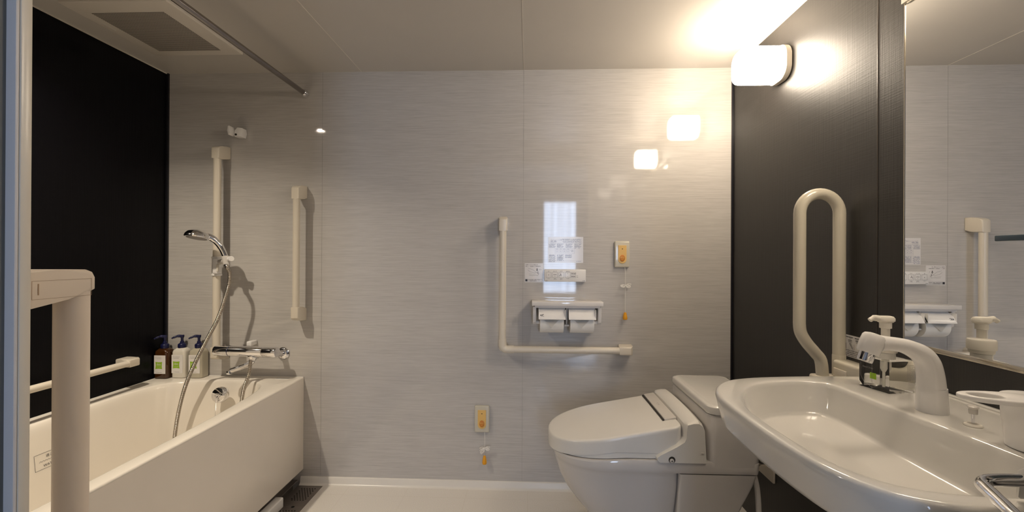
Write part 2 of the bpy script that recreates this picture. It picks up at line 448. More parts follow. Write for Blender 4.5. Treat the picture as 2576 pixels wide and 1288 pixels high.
# ceiling dryer unit
t = thing('bathroom_dryer', 'square beige ceiling dryer and vent unit with perforated grille', 'vent', (-1.51, 1.74, ZC))
ux0, ux1, uy0, uy1 = -1.715, -1.305, 1.52, 1.945
bm = BM(); box(bm, ux0, ux1, uy0, uy1, 2.079, ZC-.004, .005, 3); finish('cover', bm, M['unit'], t)
bm = BM(); box(bm, ux0+.02, ux1-.02, uy0+.02, uy1-.02, ZC-.004, ZC); finish('housing', bm, M['gap'], t)
bm = BM(); gx0, gx1, gy0, gy1 = -1.660, -1.376, 1.590, 1.898
nx, ny = 44, 36
for i in range(nx):
    for j in range(ny):
        cx = gx0+(i+.5)/nx*(gx1-gx0); cy = gy0+(j+.5)/ny*(gy1-gy0); hx = .0024; hy = .0032
        v = [bm.verts.new((cx+a*hx, cy+b*hy, 2.0787)) for a, b in ((-1, -1), (1, -1), (1, 1), (-1, 1))]; bm.faces.new(v)
g = finish('grille', bm, M['mesh_hole'], t)
bm = BM()
box(bm, -1.692, -1.688, 1.66, 1.72, 2.0782, 2.0795)
finish('status_mark', bm, M['hinge_plastic'], t)

# curtain rail
t = thing('shower_rod', 'long chrome shower rod running under the ceiling above the tub edge', 'rod', (-1.145, YB, 1.992))
tube(bm := BM(), [(-1.145, YF+.004, 1.992), (-1.145, YB-.01, 1.992)], .0120, 20); finish('rod', bm, M['rod'], t)
for yy, ax in ((YB, (0, -1, 0)), (YF, (0, 1, 0))):
    lathe(bm := BM(), [(.014, 0), (.0185, .003), (.0200, .012), (.0190, .022), (.0150, .030), (.0120, .034)], (-1.145, yy, 1.992), ax, 24); finish('end_flange', bm, M['chrome'], t)

# ================================================================== BATHTUB
t = thing('bathtub', 'long cream bathtub with flat apron along the dark left wall', 'bathtub', (-1.51, 1.3, 0))
RZ = .544; bx0, bx1, by0, by1 = XL+.002, -1.148, YF+.002, YB-.001
NA = 160; tc = (-1.50, 1.33)
def polar(pl, c, n, off=0):
    """intersect closed polyline with rays from c, n rays"""
    out = []; k = len(pl)
    for i in range(n):
        a = 2*PI*(i+off)/n; d = (math.cos(a), math.sin(a)); best = None
        for j in range(k):
            p, q = pl[j], pl[(j+1) % k]
            ex, ey = q[0]-p[0], q[1]-p[1]; den = d[0]*ey-d[1]*ex
            if abs(den) < 1e-12: continue
            wx, wy = p[0]-c[0], p[1]-c[1]
            tt = (wx*ey-wy*ex)/den; s = (wx*d[1]-wy*d[0])/den
            if tt > 0 and -1e-9 <= s <= 1+1e-9 and (best is None or tt > best): best = tt
        out.append((c[0]+d[0]*best, c[1]+d[1]*best))
    return out
inner_ctrl = [(-1.808, .80), (-1.808, 1.2), (-1.802, 1.734), (-1.792, 1.92), (-1.765, 2.025), (-1.70, 2.085), (-1.60, 2.115), (-1.50, 2.128), (-1.40, 2.120), (-1.325, 2.090),
              (-1.272, 2.025), (-1.238, 1.90), (-1.214, 1.6), (-1.208, 1.2), (-1.208, .80), (-1.23, .62), (-1.32, .55), (-1.50, .53), (-1.70, .55), (-1.785, .62)]
inner = [(p.x, p.y) for p in spline([(a, b, 0) for a, b in inner_ctrl], 8, True)]
I = polar(inner, tc, NA); 
_corner_a = [math.atan2(y-tc[1], x-tc[0]) for x in (bx0, bx1) for y in (by0, by1)]
def rect_polar(x0, x1, y0, y1):
    pl = [(x0, y0), (x1, y0), (x1, y1), (x0, y1)]; pts = polar(pl, tc, NA)
    for x, y in pl:   # snap the closest ray to each true corner
        k = min(range(NA), key=lambda i: (pts[i][0]-x)**2+(pts[i][1]-y)**2); pts[k] = (x, y)
    return pts
def scaled(P, sx, sy, dx=0, dy=0): return [(tc[0]+(p[0]-tc[0])*sx+dx, tc[1]+(p[1]-tc[1])*sy+dy) for p in P]
at_z = lambda P, z: [(p[0], p[1], z) for p in P]
O = rect_polar(bx0, bx1, by0, by1)
loops = [at_z(rect_polar(bx0, bx1-.012, by0, by1), .536), at_z(O, .536), at_z(O, RZ-.005), at_z(rect_polar(bx0, bx1-.0035, by0, by1), RZ-.001), at_z(rect_polar(bx0, bx1-.007, by0, by1), RZ),
         at_z(scaled(I, 1.035, 1.012), RZ), at_z(scaled(I, 1.012, 1.004), RZ-.002), at_z(I, RZ-.007), at_z(scaled(I, .985, .996), RZ-.018), at_z(scaled(I, .97, .993), RZ-.04),
         at_z(scaled(I, .90, .965), .30), at_z(scaled(I, .85, .945), .17), at_z(scaled(I, .78, .925), .12), at_z(scaled(I, .60, .86), .10)]
bm = BM(); loft(bm, loops, False, True)
finish('tub_shell', bm, M['tub'], t, 50)
bm = BM(); box(bm, bx1-.016, bx1-.0002, by0, by1, .073, .5359, .0012, 2); finish('apron', bm, M['apron'], t)
bm = BM(); box(bm, bx0, bx1-.07, by0, by1, -.034, .0995); finish('plinth', bm, M['void'], t)
# metal channel under the apron
bm = BM(); box(bm, bx1-.052, bx1-.046, by0, by1-.015, -.03, .075); box(bm, bx1-.052, bx1-.020, by0, by1-.015, .020, .024); finish('under_channel', bm, M['grate'], t)
bm = BM(); box(bm, XL+.002, XL+.006, by0, by1, RZ-.002, RZ+.0025, .001, 1); box(bm, XL+.002, bx1, YB-.005, YB-.001, RZ-.002, RZ+.0022, .001, 1); finish('sealant', bm, M['ceramic'], t)
# overflow fitting with chain
ov = (-1.488, 2.073, .488)
axo = Vector((.04, -.985, .17))
lathe(bm := BM(), [(.032, 0), (.036, .004), (.0375, .012), (.0365, .028), (.033, .034), (.027, .036), (0, .0365)], Vector(ov)-axo*.006, axo, 40); ovo = finish('overflow_cap', bm, M['chrome'], t)
bm = BM(); c0 = Vector(ov)+axo.normalized()*.033
ring = [c0+Vector((.010*math.cos(a), -.004, .010*math.sin(a))) for a in [2*PI*i/16 for i in range(16)]]
tube(bm, ring, .0015, 6, closed=True)
tube(bm, [c0+Vector((-.008, -.004, -.010)), c0+Vector((.006, -.006, .006))], .002, 6); tube(bm, [c0+Vector((.001, -.004, -.010)), c0+Vector((.006, -.005, -.028))], .0022, 6)
zz = c0.z-.012
while zz > .20:
    yy = c0.y-.006-(c0.z-zz)*.06
    lathe(bm, [(.0008, -.0019), (.0019, 0), (.0008, .0019)], (c0.x-.002, yy, zz), (0, 0, 1), 8); zz -= .0042
finish('plug_chain', bm, M['chrome'], ovo)
# recessed soap tray on the tap deck
bm = BM(); box(bm, -1.272, -1.205, 2.150, 2.172, RZ-.001, RZ+.0012, .001, 1); finish('deck_tray', bm, M['ceramic'], t)
# printed water level mark on the inside wall
def tub_wall_x(z): return -1.50+(-1.808+1.50)*(.97+(.90-.97)*(RZ-.04-z)/(RZ-.04-.30))
ink = Ink((-1.7808, 1.487, .374), (0, 1, 0), (-.0061, 0, .058), 0)
ink.frame(.03, .165, .0, .058, .0012)
ink.text('適正水位', .095, .040, .012, 'CENTER', 1.3)
ink.line([(.045+.0045*k, .029+(.0022 if k % 2 else -.0022)) for k in range(25)], .0009)
ink.text('WATER LEVEL', .097, .008, .0125, 'CENTER', 1.0)
ink.done('water_level_mark', M['ink'], t)

# drain grate in the trough
t = thing('drain_cover', 'grey perforated metal drain cover on the floor along the tub', 'drain cover', (-1.1, 1.9, 0))
def grate(y0, y1, holes):
    bm = BM(); box(bm, -1.165, -1.037, y0, y1, -.006, -.001, .0008, 1); p = finish('cover_plate', bm, M['grate'], t)
    bm = BM()
    for cx, cy, r in holes: lathe(bm, [(r, 0), (r, .0006)], (cx, cy, -.0012), (0, 0, 1), 14)
    finish('holes', bm, M['void'], p)
h1 = [(-1.130+.0135*i+(.00675 if j % 2 else 0), 2.150-.0115*j, .0036) for i in range(6) for j in range(10) if not (i == 5 and j % 2)]
h1.append((-1.088, 1.99, .0075))
grate(1.9925, 2.178, h1)
h2 = [(-1.130+.0135*i+(.00675 if j % 2 else 0), 1.960-.0115*j, .0036) for i in range(6) for j in range(14) if not (i == 5 and j % 2)]
grate(1.75, 1.9915, h2)
t = finish('access_cover', box(BM(), -1.168, -1.128, 1.2, 1.985, 0, .048, .006, 3), M['white_plastic'])
tag(t, 'white plastic access strip on the floor under the tub apron', 'cover')

# ================================================================== RAILS
def bracket(bm, p_end, a, n, wall_d, r, ln=.058, wall_ext=.012):
    """block from the rail end back to the wall. a: unit vector along rail pointing off its end; n: unit vector out of the wall"""
    a = Vector(a); n = Vector(n); s = a.cross(n); P = Vector(p_end); hw = r+.0035
    prof = [(-ln, r), (0-.008, r), (-.002, r-.006), (.001, r-.014), (.006, -.01), (wall_ext, -wall_d*.55), (wall_ext+.001, -wall_d), (-ln+.012, -wall_d), (-ln+.004, -wall_d*.5), (-ln, -r)]
    prism(bm, prof, lambda u, v, d: P+a*u+n*v+s*d, -hw, hw, .006, 3)

def wall_rail(name, label, cat, p0, p1, n, r, m, mb, base):
    t = thing(name, label, cat, base)
    p0, p1, n = Vector(p0), Vector(p1), Vector(n); a = (p1-p0).normalized(); return t, p0, p1, n, a

# vertical rail that carries the hand shower
t = thing('shower_slide_rail', 'tall cream vertical rail on the white wall holding the hand shower', 'rail', (-1.562, YB, .65))
r = .0175; bxx, byy = -1.560, 2.130
tube(bm := BM(), [(bxx, byy, .69), (bxx, byy, 1.66)], r, 24, False); finish('rail', bm, M['cream'], t)
bracket(bm := BM(), (bxx, byy, 1.708), (0, 0, 1), (0, -1, 0), .07, r, .06); finish('bracket', bm, M['cream'], t)
bracket(bm := BM(), (bxx, byy, .648), (0, 0, -1), (0, -1, 0), .07, r, .06); finish('bracket', bm, M['cream'], t)
# slider with hook
sl = BM(); lathe(sl, [(.0215, 1.062), (.0235, 1.064), (.0235, 1.070), (.0215, 1.074), (.0215, 1.150), (.0235, 1.154), (.0215, 1.158)], (bxx, byy, 0), (0, 0, 1), 28)
box(sl, bxx+.004, bxx+.034, byy-.040, byy-.004, 1.072, 1.155, .008, 3)
so = finish('slider', sl, M['white_plastic'], t)
bm = BM(); box(bm, bxx+.026, bxx+.036, byy-.042, byy-.028, 1.083, 1.122, .004, 2); finish('slider_lever', bm, M['milk_plastic'], so)
hold = Vector((-1.474, 2.075, 1.142)); hax = Vector((.22, -.10, -.95)).normalized()
tube(bm := BM(), [(bxx+.02, byy-.02, 1.128), (-1.482, 2.085, 1.138)], .013, 14)
tube(bm, [hold-hax*.018, hold+hax*.022], [.017, .014], 18); finish('shower_hook', bm, M['hinge_plastic'], so)
tube(bm := BM(), [(-1.474, 2.085, 1.144), (-1.445, 2.068, 1.148), (-1.439, 2.064, 1.149)], [.009, .0135, .0125], 20); finish('clamp_knob', bm, M['white_plastic'], so)

t = thing('grab_bar', 'short cream vertical grab bar on the white wall beside the panel joint', 'grab bar', (-1.152, YB, .85))
gx = -1.1545
tube(bm := BM(), [(gx, byy, .90), (gx, byy, 1.46)], .0165, 24, False); finish('rail', bm, M['cream'], t)
bracket(bm := BM(), (gx, byy, 1.508), (0, 0, 1), (0, -1, 0), .07, .0165, .062); finish('bracket', bm, M['cream'], t)
bracket(bm := BM(), (gx, byy, .848), (0, 0, -1), (0, -1, 0), .07, .0165, .062); finish('bracket', bm, M['cream'], t)

t = thing('grab_bar', 'L-shaped cream grab bar on the white wall left of the paper holder', 'grab bar', (-.125, YB, .70))
lx = -.126; lz = .7135; r = .0165; cr = .022
tube(bm := BM(), [(lx, byy, 1.30), (lx, byy, .742)], r, 24, False); finish('upright', bm, M['cream'], t)
tube(bm := BM(), [(lx+.030, byy, lz), (.452, byy, lz)], r, 24, False); finish('crossbar', bm, M['cream'], t)
el = [(lx, byy, .762), (lx, byy, lz+cr)]+[(lx+cr-cr*math.cos(a), byy, lz+cr-cr*math.sin(a)) for a in [PI/2*i/8 for i in range(1, 9)]]+[(lx+.055, byy, lz)]
bm = BM(); tube(bm, el, r+.0022, 24); tube(bm, [(lx, byy, lz+.006), (lx, byy+.04, lz+.006), (lx, YB, lz+.006)], [.017, .020, .024], 20); finish('elbow', bm, M['cream'], t)
bracket(bm := BM(), (lx, byy, 1.352), (0, 0, 1), (0, -1, 0), .07, r, .062); finish('bracket', bm, M['cream'], t)
bracket(bm := BM(), (.500, byy, lz), (1, 0, 0), (0, -1, 0), .07, r, .062); finish('bracket', bm, M['cream'], t)

t = thing('grab_bar', 'horizontal cream grab bar on the black wall above the far tub rim', 'grab bar', (XL, 1.5, .66))
hx = XL+.066; hz = .672
tube(bm := BM(), [(hx, .75, hz), (hx, 1.92, hz)], .0140, 24, False); finish('rail', bm, M['cream'], t)
bracket(bm := BM(), (hx, 1.966, hz), (0, 1, 0), (1, 0, 0), .066, .0145, .056); finish('bracket', bm, M['cream'], t)
bracket(bm := BM(), (hx, .70, hz), (0, -1, 0), (1, 0, 0), .066, .0145, .056); finish('bracket', bm, M['cream'], t)

t = thing('grab_bar', 'thick beige vertical grab bar close to the doorway at left', 'grab bar', (-.58, YF, .45))
nx_, ny_ = -.580, .534
tube(bm := BM(), [(nx_, ny_, .45), (nx_, ny_, 1.128)], .0172, 32, False); finish('rail', bm, M['beige'], t)
for zz0, sg in ((1.146, 1), (.43, -1)):
    bm = BM()
    prof = [(-.026, .0155), (-.010, .0155), (-.003, .012), (0, .005), (.001, -.03), (.002, YF-ny_+.001), (-.048, YF-ny_+.001), (-.043, -.06), (-.036, -.02), (-.031, .004)]
    prism(bm, prof, lambda u, v, d: Vector((nx_+d, ny_+v, zz0+sg*u)), -.0176, .0176, .006, 4)
    br = finish('bracket', bm, M['beige'], t, 40)
    if sg > 0:
        ink = Ink((nx_+.0176, YF+.010, 1.112), (0, 1, 0), (0, 0, 1), .0002)
        ink.frame(.024, .092, .001, .0225, .0004); ink.rect(.030, .0315, .006, .019)
        ink.done('screw_cover_outline', M['milk_plastic'] if False else M['gasket'], br) if False else ink.done('screw_cover_outline', mat('cover_line', (.40, .27, .17), .5), br)

# ================================================================== HAND SHOWER + HOSE + TAP
t = thing('hand_shower', 'chrome hand shower head clipped to the cream rail', 'shower head', tuple(hold))
hp = spline([hold+hax*.030, hold-hax*.012, (-1.489, 2.060, 1.205), (-1.510, 2.042, 1.240), (-1.535, 2.022, 1.258), (-1.560, 2.005, 1.262)], 6)
rr = [.0115]*6+[.0130]*6+[.0142]*6+[.0155]*6+[.0165]*6+[.015]
bm = BM(); tube(bm, hp, rr[:len(hp)], 20); finish('handle', bm, M['chrome'], t)
hd_ax = Vector((-.06, -.20, -.98)).normalized()
lathe(bm := BM(), [(.010, -.026), (.028, -.024), (.043, -.015), (.050, -.003), (.0515, .006), (.049, .011), (.044, .012), (0, .012)], (-1.556, 1.995, 1.256), hd_ax, 40)
hdo = finish('spray_head', bm, M['chrome'], t)
lathe(bm := BM(), [(.042, .0121), (.041, .0135), (0, .014)], (-1.556, 1.995, 1.256), hd_ax, 32); finish('spray_face', bm, M['grate'], hdo)

def ribbed(pts, r, pitch=.0047, n=12):
    P = spline(pts, 40); L = [0]
    for a, b in zip(P, P[1:]): L.append(L[-1]+(b-a).length)
    tot = L[-1]; out = []; rad = []; s = 0; j = 0; k = 0
    while s < tot:
        while j < len(L)-2 and L[j+1] < s: j += 1
        f = (s-L[j])/max(1e-9, L[j+1]-L[j]); out.append(P[j].lerp(P[j+1], f))
        rad.append(r*(1.0, 1.0, .80, .70)[k % 4]); s += pitch/4; k += 1
    bm = BM(); tube(bm, out, rad, n); return bm
hs = [hold+hax*.026, (-1.455, 2.058, 1.105), (-1.441, 2.054, 1.080), (-1.439, 2.050, 1.035), (-1.453, 2.050, .977), (-1.489, 2.045, .864), (-1.543, 2.040, .755), (-1.590, 2.030, .650), (-1.623, 2.020, .558), (-1.643, 2.010, .468),
      (-1.655, 1.998, .36), (-1.65, 1.98, .24), (-1.60, 1.95, .14), (-1.50, 1.93, .124), (-1.41, 1.95, .16), (-1.380, 1.99, .28), (-1.370, 2.030, .42), (-1.363, 2.047, .52), (-1.348, 2.062, .589), (-1.350, 2.078, .640), (-1.350, 2.088, .668)]
o = finish('shower_hose', ribbed(hs, .0090), M['hose'], None, 80); tag(o, 'ribbed metal shower hose hanging from the shower head into the tub', 'hose')

t = thing('bath_faucet', 'chrome thermostat bath tap with short spout on the wall above the tub', 'faucet', (-1.36, YB, .65))
fz, fy = .693, 2.095
ax = Vector((1, 0, -.02)).normalized(); S = Vector((-1.540, fy, fz+.004))
lathe(bm := BM(), [(.020, 0), (.0235, .002), (.025, .006), (.025, .072), (.024, .073), (.025, .074), (.025, .240), (.0235, .243), (.0255, .246), (.0255, .280), (.026, .305), (.0235, .312), (.016, .315)], S, ax, 32)
bo = finish('valve_body', bm, M['chrome'], t)
lathe(bm := BM(), [(.0252, 0), (.0257, .0008), (.0257, .0022), (.0252, .003)], S+ax*.0725, ax, 32); finish('blue_ring', bm, M['navy'], bo)
bm = BM(); box(bm, -.006, .006, -.004, .004, 0, .004, .001, 2, Matrix.Translation(S+Vector((.045, 0, .024)))); finish('safety_button', bm, M['grate'], bo)
bm = BM(); tube(bm, spline([(-1.262, fy+.01, fz-.004), (-1.256, fy+.05, fz-.018), (-1.256, YB-.006, fz-.030)], 4), .015, 20); lathe(bm, [(.030, 0), (.032, .004), (.027, .010), (.017, .013)], (-1.256, YB, fz-.030), (0, -1, 0), 28); finish('wall_union', bm, M['chrome'], t)
bm = BM(); tube(bm, [(-1.47, fy+.01, fz-.004), (-1.47, YB-.004, fz-.006)], .015, 20); finish('wall_union', bm, M['chrome'], t)
bm = BM(); lathe(bm, [(.022, 0), (.023, .006), (.020, .016), (.016, .026)], (-1.350, fy, fz-.016), (0, 0, -1), 24)
tube(bm, spline([(-1.352, fy, .666), (-1.353, fy-.004, .646), (-1.368, fy-.014, .633), (-1.398, fy-.030, .621), (-1.430, fy-.046, .610)], 5), [.015]*6+[.014]*5+[.0125]*5+[.0115]*5, 18)
lathe(bm, [(.0115, 0), (.0125, .003), (.0125, .016), (.011, .018)], (-1.434, fy-.048, .612), (0, 0, -1), 20)
finish('spout', bm, M['chrome'], t)
bm = BM(); lathe(bm, [(.010, 0), (.011, .003), (.010, .016)], (-1.349, fy-.010, .674), (0, 0, -1), 20); finish('hose_union', bm, M['chrome'], t)
bm = BM(); box(bm, -1.418, -1.392, 2.145, YB, .708, .732, .006, 3); finish('wall_clip', bm, M['white_plastic'], t)

t = thing('shower_hook', 'small white wall hook above the cream shower rail', 'hook', (-1.49, YB, 1.77))
bm = BM(); prism(bm, [(-.024, -.026), (.020, -.026), (.028, .000), (.024, .026), (-.004, .030), (-.022, .012)], lambda a, b, d: (-1.474+a*.75, d, 1.788+b*.85), 2.155, YB, .004, 2); finish('hook_base', bm, M['white_plastic'], t)
bm = BM(); prism(bm, [(-.006, -.022), (.006, -.014), (.004, .012), (-.002, .028), (-.009, .026), (-.012, 0)], lambda a, b, d: (-1.497+a, d, 1.788+b*.9), 2.125, 2.166, .003, 2); finish('hook_arm', bm, M['white_plastic'], t)
lathe(bm := BM(), [(.0055, 0), (.0055, .002)], (-1.483, 2.1555, 1.776), (0, -1, 0), 14); finish('screw_hole', bm, M['gap'], t)

# ================================================================== BOTTLES
def pump_bottle(cx, cy, label, body, heading):
    base = (cx, cy, RZ); t = thing('pump_bottle', label, 'bottle', base, 'pump bottles on the tub corner')
    hw, hd = .0350, .029
    bm = BM()
    L = lambda s, z: [(cx+a, cy+b, RZ+z*1.04) for a, b in rrect(-hw+s, hw-s, -hd+s, hd-s, .014, 6)]
    loft(bm, [L(.004, .0005), L(.0005, .003), L(0, .008), L(.0005, .125), L(.003, .134), L(.010, .141), L(.0125, .1435)])
    finish('bottle_body', bm, M[body], t, 45)
    base = (cx, cy, RZ+.006)
    bm = BM(); lathe(bm, [(.0175, .143), (.0185, .145), (.0185, .160), (.017, .163), (.0095, .168), (.0085, .176), (.006, .178), (.006, .192), (.0085, .196), (.0095, .205), (.008, .208)], base, (0, 0, 1), 24)
    tube(bm, spline([(cx, cy-.002, RZ+.2075), (cx-.012, cy-.012, RZ+.2095), (cx-.028, cy-.022, RZ+.203), (cx-.034, cy-.026, RZ+.199)], 5), [.0075]*6+[.0055]*5+[.0038]*5, 10)
    pu = finish('pump', bm, M['navy'], t)
    yf = cy-hd-.0003
    bm = BM(); box(bm, cx-.0305, cx+.0275, yf-.0004, yf+.0004, RZ+.026, RZ+.118); lb = finish('front_label', bm, M['label'], t)
    ink = Ink((cx-.0285, yf-.0004, RZ+.026), (1, 0, 0), (0, 0, 1), .0003)
    ink.text(heading, .0035, .081, .0052); ink.words(.0035, .036, .0745, .0022, 3); ink.words(.010, .038, .005, .0026, 5)
    ink.done('printed_text', M['ink_grey'], lb)
    ink = Ink((cx-.0285, yf-.0004, RZ+.026), (1, 0, 0), (0, 0, 1), .0003)
    sq = []
    for (ax_, ay_), (bx_, by_) in (((.005, .024), (.040, .024)), ((.040, .024), (.040, .060)), ((.040, .060), (.005, .060)), ((.005, .060), (.005, .024))):
        for k in range(6):
            f = k/6; bow = .0022*math.sin(PI*f); px, py = ax_+(bx_-ax_)*f, ay_+(by_-ay_)*f
            cxm, cym = .0225, .042; dx, dy = cxm-px, cym-py; 
            if ax_ == bx_: px += bow*(1 if px < cxm else -1)
            else: py += bow*(1 if py < cym else -1)
            sq.append(ink.bm.verts.new(ink.p(px, py)))
    ink.bm.faces.new(sq); ink.done('green_patch', M['green'], lb)
    ink = Ink((cx-.0285, yf-.0004, RZ+.026), (1, 0, 0), (0, 0, 1), .0006)
    ink.text('ibis', .0225, .042, .0165, 'CENTER'); ink.text('STYLES', .0235, .0325, .0055, 'CENTER', 1.25)
    ink.done('patch_lettering', M['label'], lb)
    return t
pump_bottle(-1.841, 2.149, 'amber pump bottle against the black wall in the tub corner', 'shampoo_amber', 'Body Shampoo')
pump_bottle(-1.765, 2.166, 'milky white pump bottle standing between amber and clear bottles', 'shampoo_white', 'Hair Conditioner')
pump_bottle(-1.678, 2.168, 'pale clear pump bottle partly behind the shower hose', 'shampoo_clear', 'Hair Shampoo')

# ================================================================== THINGS ON THE BACK WALL
M['glossy_white'] = mat('glossy_white_plastic', (.76, .73, .70), .07)
t = thing('paper_holder', 'white double toilet paper holder with shelf on the white wall', 'paper holder', (.185, YB, .85))
bm = BM(); box(bm, .016, .354, 2.080, YB-.0005, .932, .952, .002, 2); box(bm, .030, .340, 2.090, YB-.001, .922, .932); finish('shelf', bm, M['glossy_white'], t)
for ax0, sgn in ((.029, 1), (.341, -1)):
    bm = BM()
    prism(bm, [(2.105, .925), (2.199, .925), (2.199, .905), (2.175, .86), (2.150, .838), (2.125, .838), (2.112, .850), (2.108, .88)], lambda a, b, d: (d, a, b), ax0-.008, ax0+.008, .003, 2)
    tube(bm, [(ax0, 2.135, .8465), (ax0+sgn*.03, 2.135, .8465)], .009, 14)
    finish('arm', bm, M['glossy_white'], t)
bm = BM(); prism(bm, [(2.100, .925), (2.199, .925), (2.199, .83), (2.150, .832), (2.120, .836), (2.110, .86)], lambda a, b, d: (d, a, b), .1815, .1865, .001, 1); box(bm, .172, .196, 2.105, 2.125, .832, .840, .002, 1); finish('divider', bm, M['glossy_white'], t)
covers = []
for cx0, cx1 in ((.048, .176), (.190, .318)):
    bm = BM()
    prism(bm, [(2.118, .922), (2.085, .900), (2.068, .874), (2.067, .870), (2.072, .868), (2.090, .896), (2.122, .919)], lambda a, b, d: (d, a, b), cx0, cx1, .0006, 1)
    box(bm, cx0, cx0+.002, 2.070, 2.13, .874, .915); box(bm, cx1-.002, cx1, 2.070, 2.13, .874, .915)
    covers.append(finish('cover_flap', bm, M['white_plastic'], t))
N_ = Vector((0, -.84, .54)); U_ = Vector((0, .55, .835)).normalized()
ink = Ink((.056, 2.0735, .8805), (1, 0, 0), U_, .0022); ink.words(0, .012, .006, .006, 2, .05); ink.rect(.013, .016, .010, .014); ink.words(0, .018, .002, .0022, 4); ink.done('maker_mark', M['ink'], covers[0])
for cx, lab in ((.112, 'white toilet paper roll with folded tip, left in the holder'), (.256, 'white toilet paper roll with folded tip, right in the holder')):
    t2 = thing('toilet_paper_roll', lab, 'toilet paper', (cx, 2.138, .80), 'rolls in the double holder')
    bm = BM(); cy, cz, R_ = 2.137, .8475, .050
    lathe(bm, [(.019, -.0565), (R_-.001, -.0565), (R_, -.0555), (R_, .0555), (R_-.001, .0565), (.019, .0565)], (cx, cy, cz), (1, 0, 0), 56)
    finish('roll', bm, M['paper'], t2)
    # folded triangle lying on the roll's front
    bm = BM(); rows = []; nfr = 10
    for k in range(nfr+1):
        f = k/nfr; a = math.radians(150 - 0 - f*34) ; hw = .036*(1-f)+.0005
        rr_ = R_+.0018+.003*f; yy = cy+math.cos(a)*rr_; zz_ = cz+math.sin(a)*rr_
        rows.append([bm.verts.new((cx-.006*f*0-hw+(-.002), yy, zz_)), bm.verts.new((cx+hw-.002, yy, zz_))])
    for a_, b_ in zip(rows, rows[1:]): bm.faces.new((a_[0], a_[1], b_[1], b_[0]))
    # sits from just under the flap (front) downward
    bm.free(); bm = BM(); rows = []
    for k in range(nfr+1):
        f = k/nfr; ang = math.radians(-28+44*f)   # angle below the roll's forward horizontal, from top edge to tip
        hw = .045*(1-f)+.0006; rr_ = R_+.0016+.012*f*f
        yy = cy-math.cos(ang)*rr_; zz_ = cz-math.sin(ang)*rr_
        rows.append([bm.verts.new((cx-.003-hw, yy, zz_)), bm.verts.new((cx-.003+hw, yy, zz_))])
    for a_, b_ in zip(rows, rows[1:]): bm.faces.new((a_[0], a_[1], b_[1], b_[0]))
    ex = bmesh.ops.solidify(bm, geom=list(bm.faces), thickness=.0006)
    finish('folded_tip', bm, M['paper'], t2, 5)
    lathe(bm := BM(), [(.0185, -.056), (.0185, .056)], (cx, cy, cz), (1, 0, 0), 24); finish('core', bm, M['bed_floor'], t2)

t = thing('washlet_remote', 'slim white toilet control panel above the paper holder', 'remote control', (.18, YB, 1.04))
bm = BM(); box(bm, .079, .283, 2.176, YB, 1.042, 1.103, .0025, 2); rc = finish('panel', bm, M['white_plastic'], t)
ink = Ink((.079, 2.176, 1.042), (1, 0, 0), (0, 0, 1), .0003)
for k, cap in enumerate(('止', 'おしり', 'ビデ', '便器洗浄')):
    x0 = .007+k*.0315+(.0005 if k == 3 else 0); ink.frame(x0, x0+.026, .020, .047, .0007); ink.text(cap, x0+.013, .0495, .0062 if k < 3 else .0045, 'CENTER')
    ink.text(('STOP', 'REAR', 'BIDET', 'FLUSH')[k], x0+.013, .0145, .0042, 'CENTER'); 
    if k in (1, 2): ink.words(x0+.006, x0+.020, .0105, .002, k)
ink.rect(.0185, .0215, .032, .035)
ink.line([(.043, .037), (.047, .034), (.051, .037), (.055, .034), (.059, .037)], .0014); ink.rect(.0505, .052, .026, .029)
ink.line([(.080, .041), (.0795, .034), (.076, .031), (.074, .028)], .0018); ink.line([(.0795, .034), (.084, .034), (.083, .029)], .0012)
ink.line([(.1125, .040), (.114, .042), (.1155, .040)], .0008); ink.line([(.1125, .026), (.1155, .026)], .0008)
for yy in (.036, .021): ink.frame(.131, .155, yy, yy+.011, .0006); ink.words(.133, .153, yy+.003, .004, int(yy*999))
ink.words(.159, .166, .028, .002, 8); ink.words(.159, .166, .022, .002, 9); ink.words(.004, .015, .003, .0025, 2); ink.words(.188, .199, .004, .003, 3)
ink.done('button_markings', M['ink'], rc)

def sheet(name, x0, x1, z0, z1, label):
    t = finish(name, box(BM(), x0, x1, YB-.0006, YB, z0, z1), M['sticker']); t['_base'] = (0, 0, 0); tag(t, label, 'sticker'); return t
s1 = sheet('instruction_sticker', .097, .272, 1.136, 1.266, 'large instruction sticker with fine print above the toilet controls')
ink = Ink((.097, YB-.0006, 1.136), (1, 0, 0), (0, 0, 1), .0003)
ink.text('ウォシュレットの使い方', .012, .112, .0062); ink.words(.012, .042, .106, .0040, 11); ink.words(.012, .040, .101, .002, 21)
for k, yy in enumerate((.117, .112, .1065, .102)): ink.words(.070+.004*(k % 2), .165, yy, .0024, 30+k, .3)
ink.line([(.008, .099), (.170, .099)], .0004)
for c, x0 in enumerate((.004, .044, .088, .131)):
    for k in range(6 if c == 3 else 5): ink.words(x0, x0+.034-(k % 3)*.004, .0925-k*.0042, .0024, 50+c*7+k)
ink.frame(.034, .131, .046, .072, .0004)
for k in range(4): ink.frame(.038+k*.018, .052+k*.018, .052, .066, .0005); ink.rect(.0435+k*.018, .0465+k*.018, .057, .060); ink.words(.040+k*.018, .050+k*.018, .068, .0018, k)
ink.words(.110, .126, .062, .0022, 3); ink.words(.110, .126, .055, .0028, 4)
for c, x0 in enumerate((.004, .044, .086)):
    for k in range(7 if c < 2 else 4): ink.words(x0, x0+.033-(k % 2)*.003, .038-k*.0046, .0027, 90+c*7+k)
ink.line([(.036, .009), (.170, .009)], .0004); ink.words(.004, .033, .004, .003, 77); ink.words(.140, .165, .006, .0018, 79)
ink.done('printed_text', M['ink_blue'], s1)
s2 = sheet('handle_sticker', -.020, .072, 1.037, 1.133, 'small sticker with hand drawing left of the toilet controls')
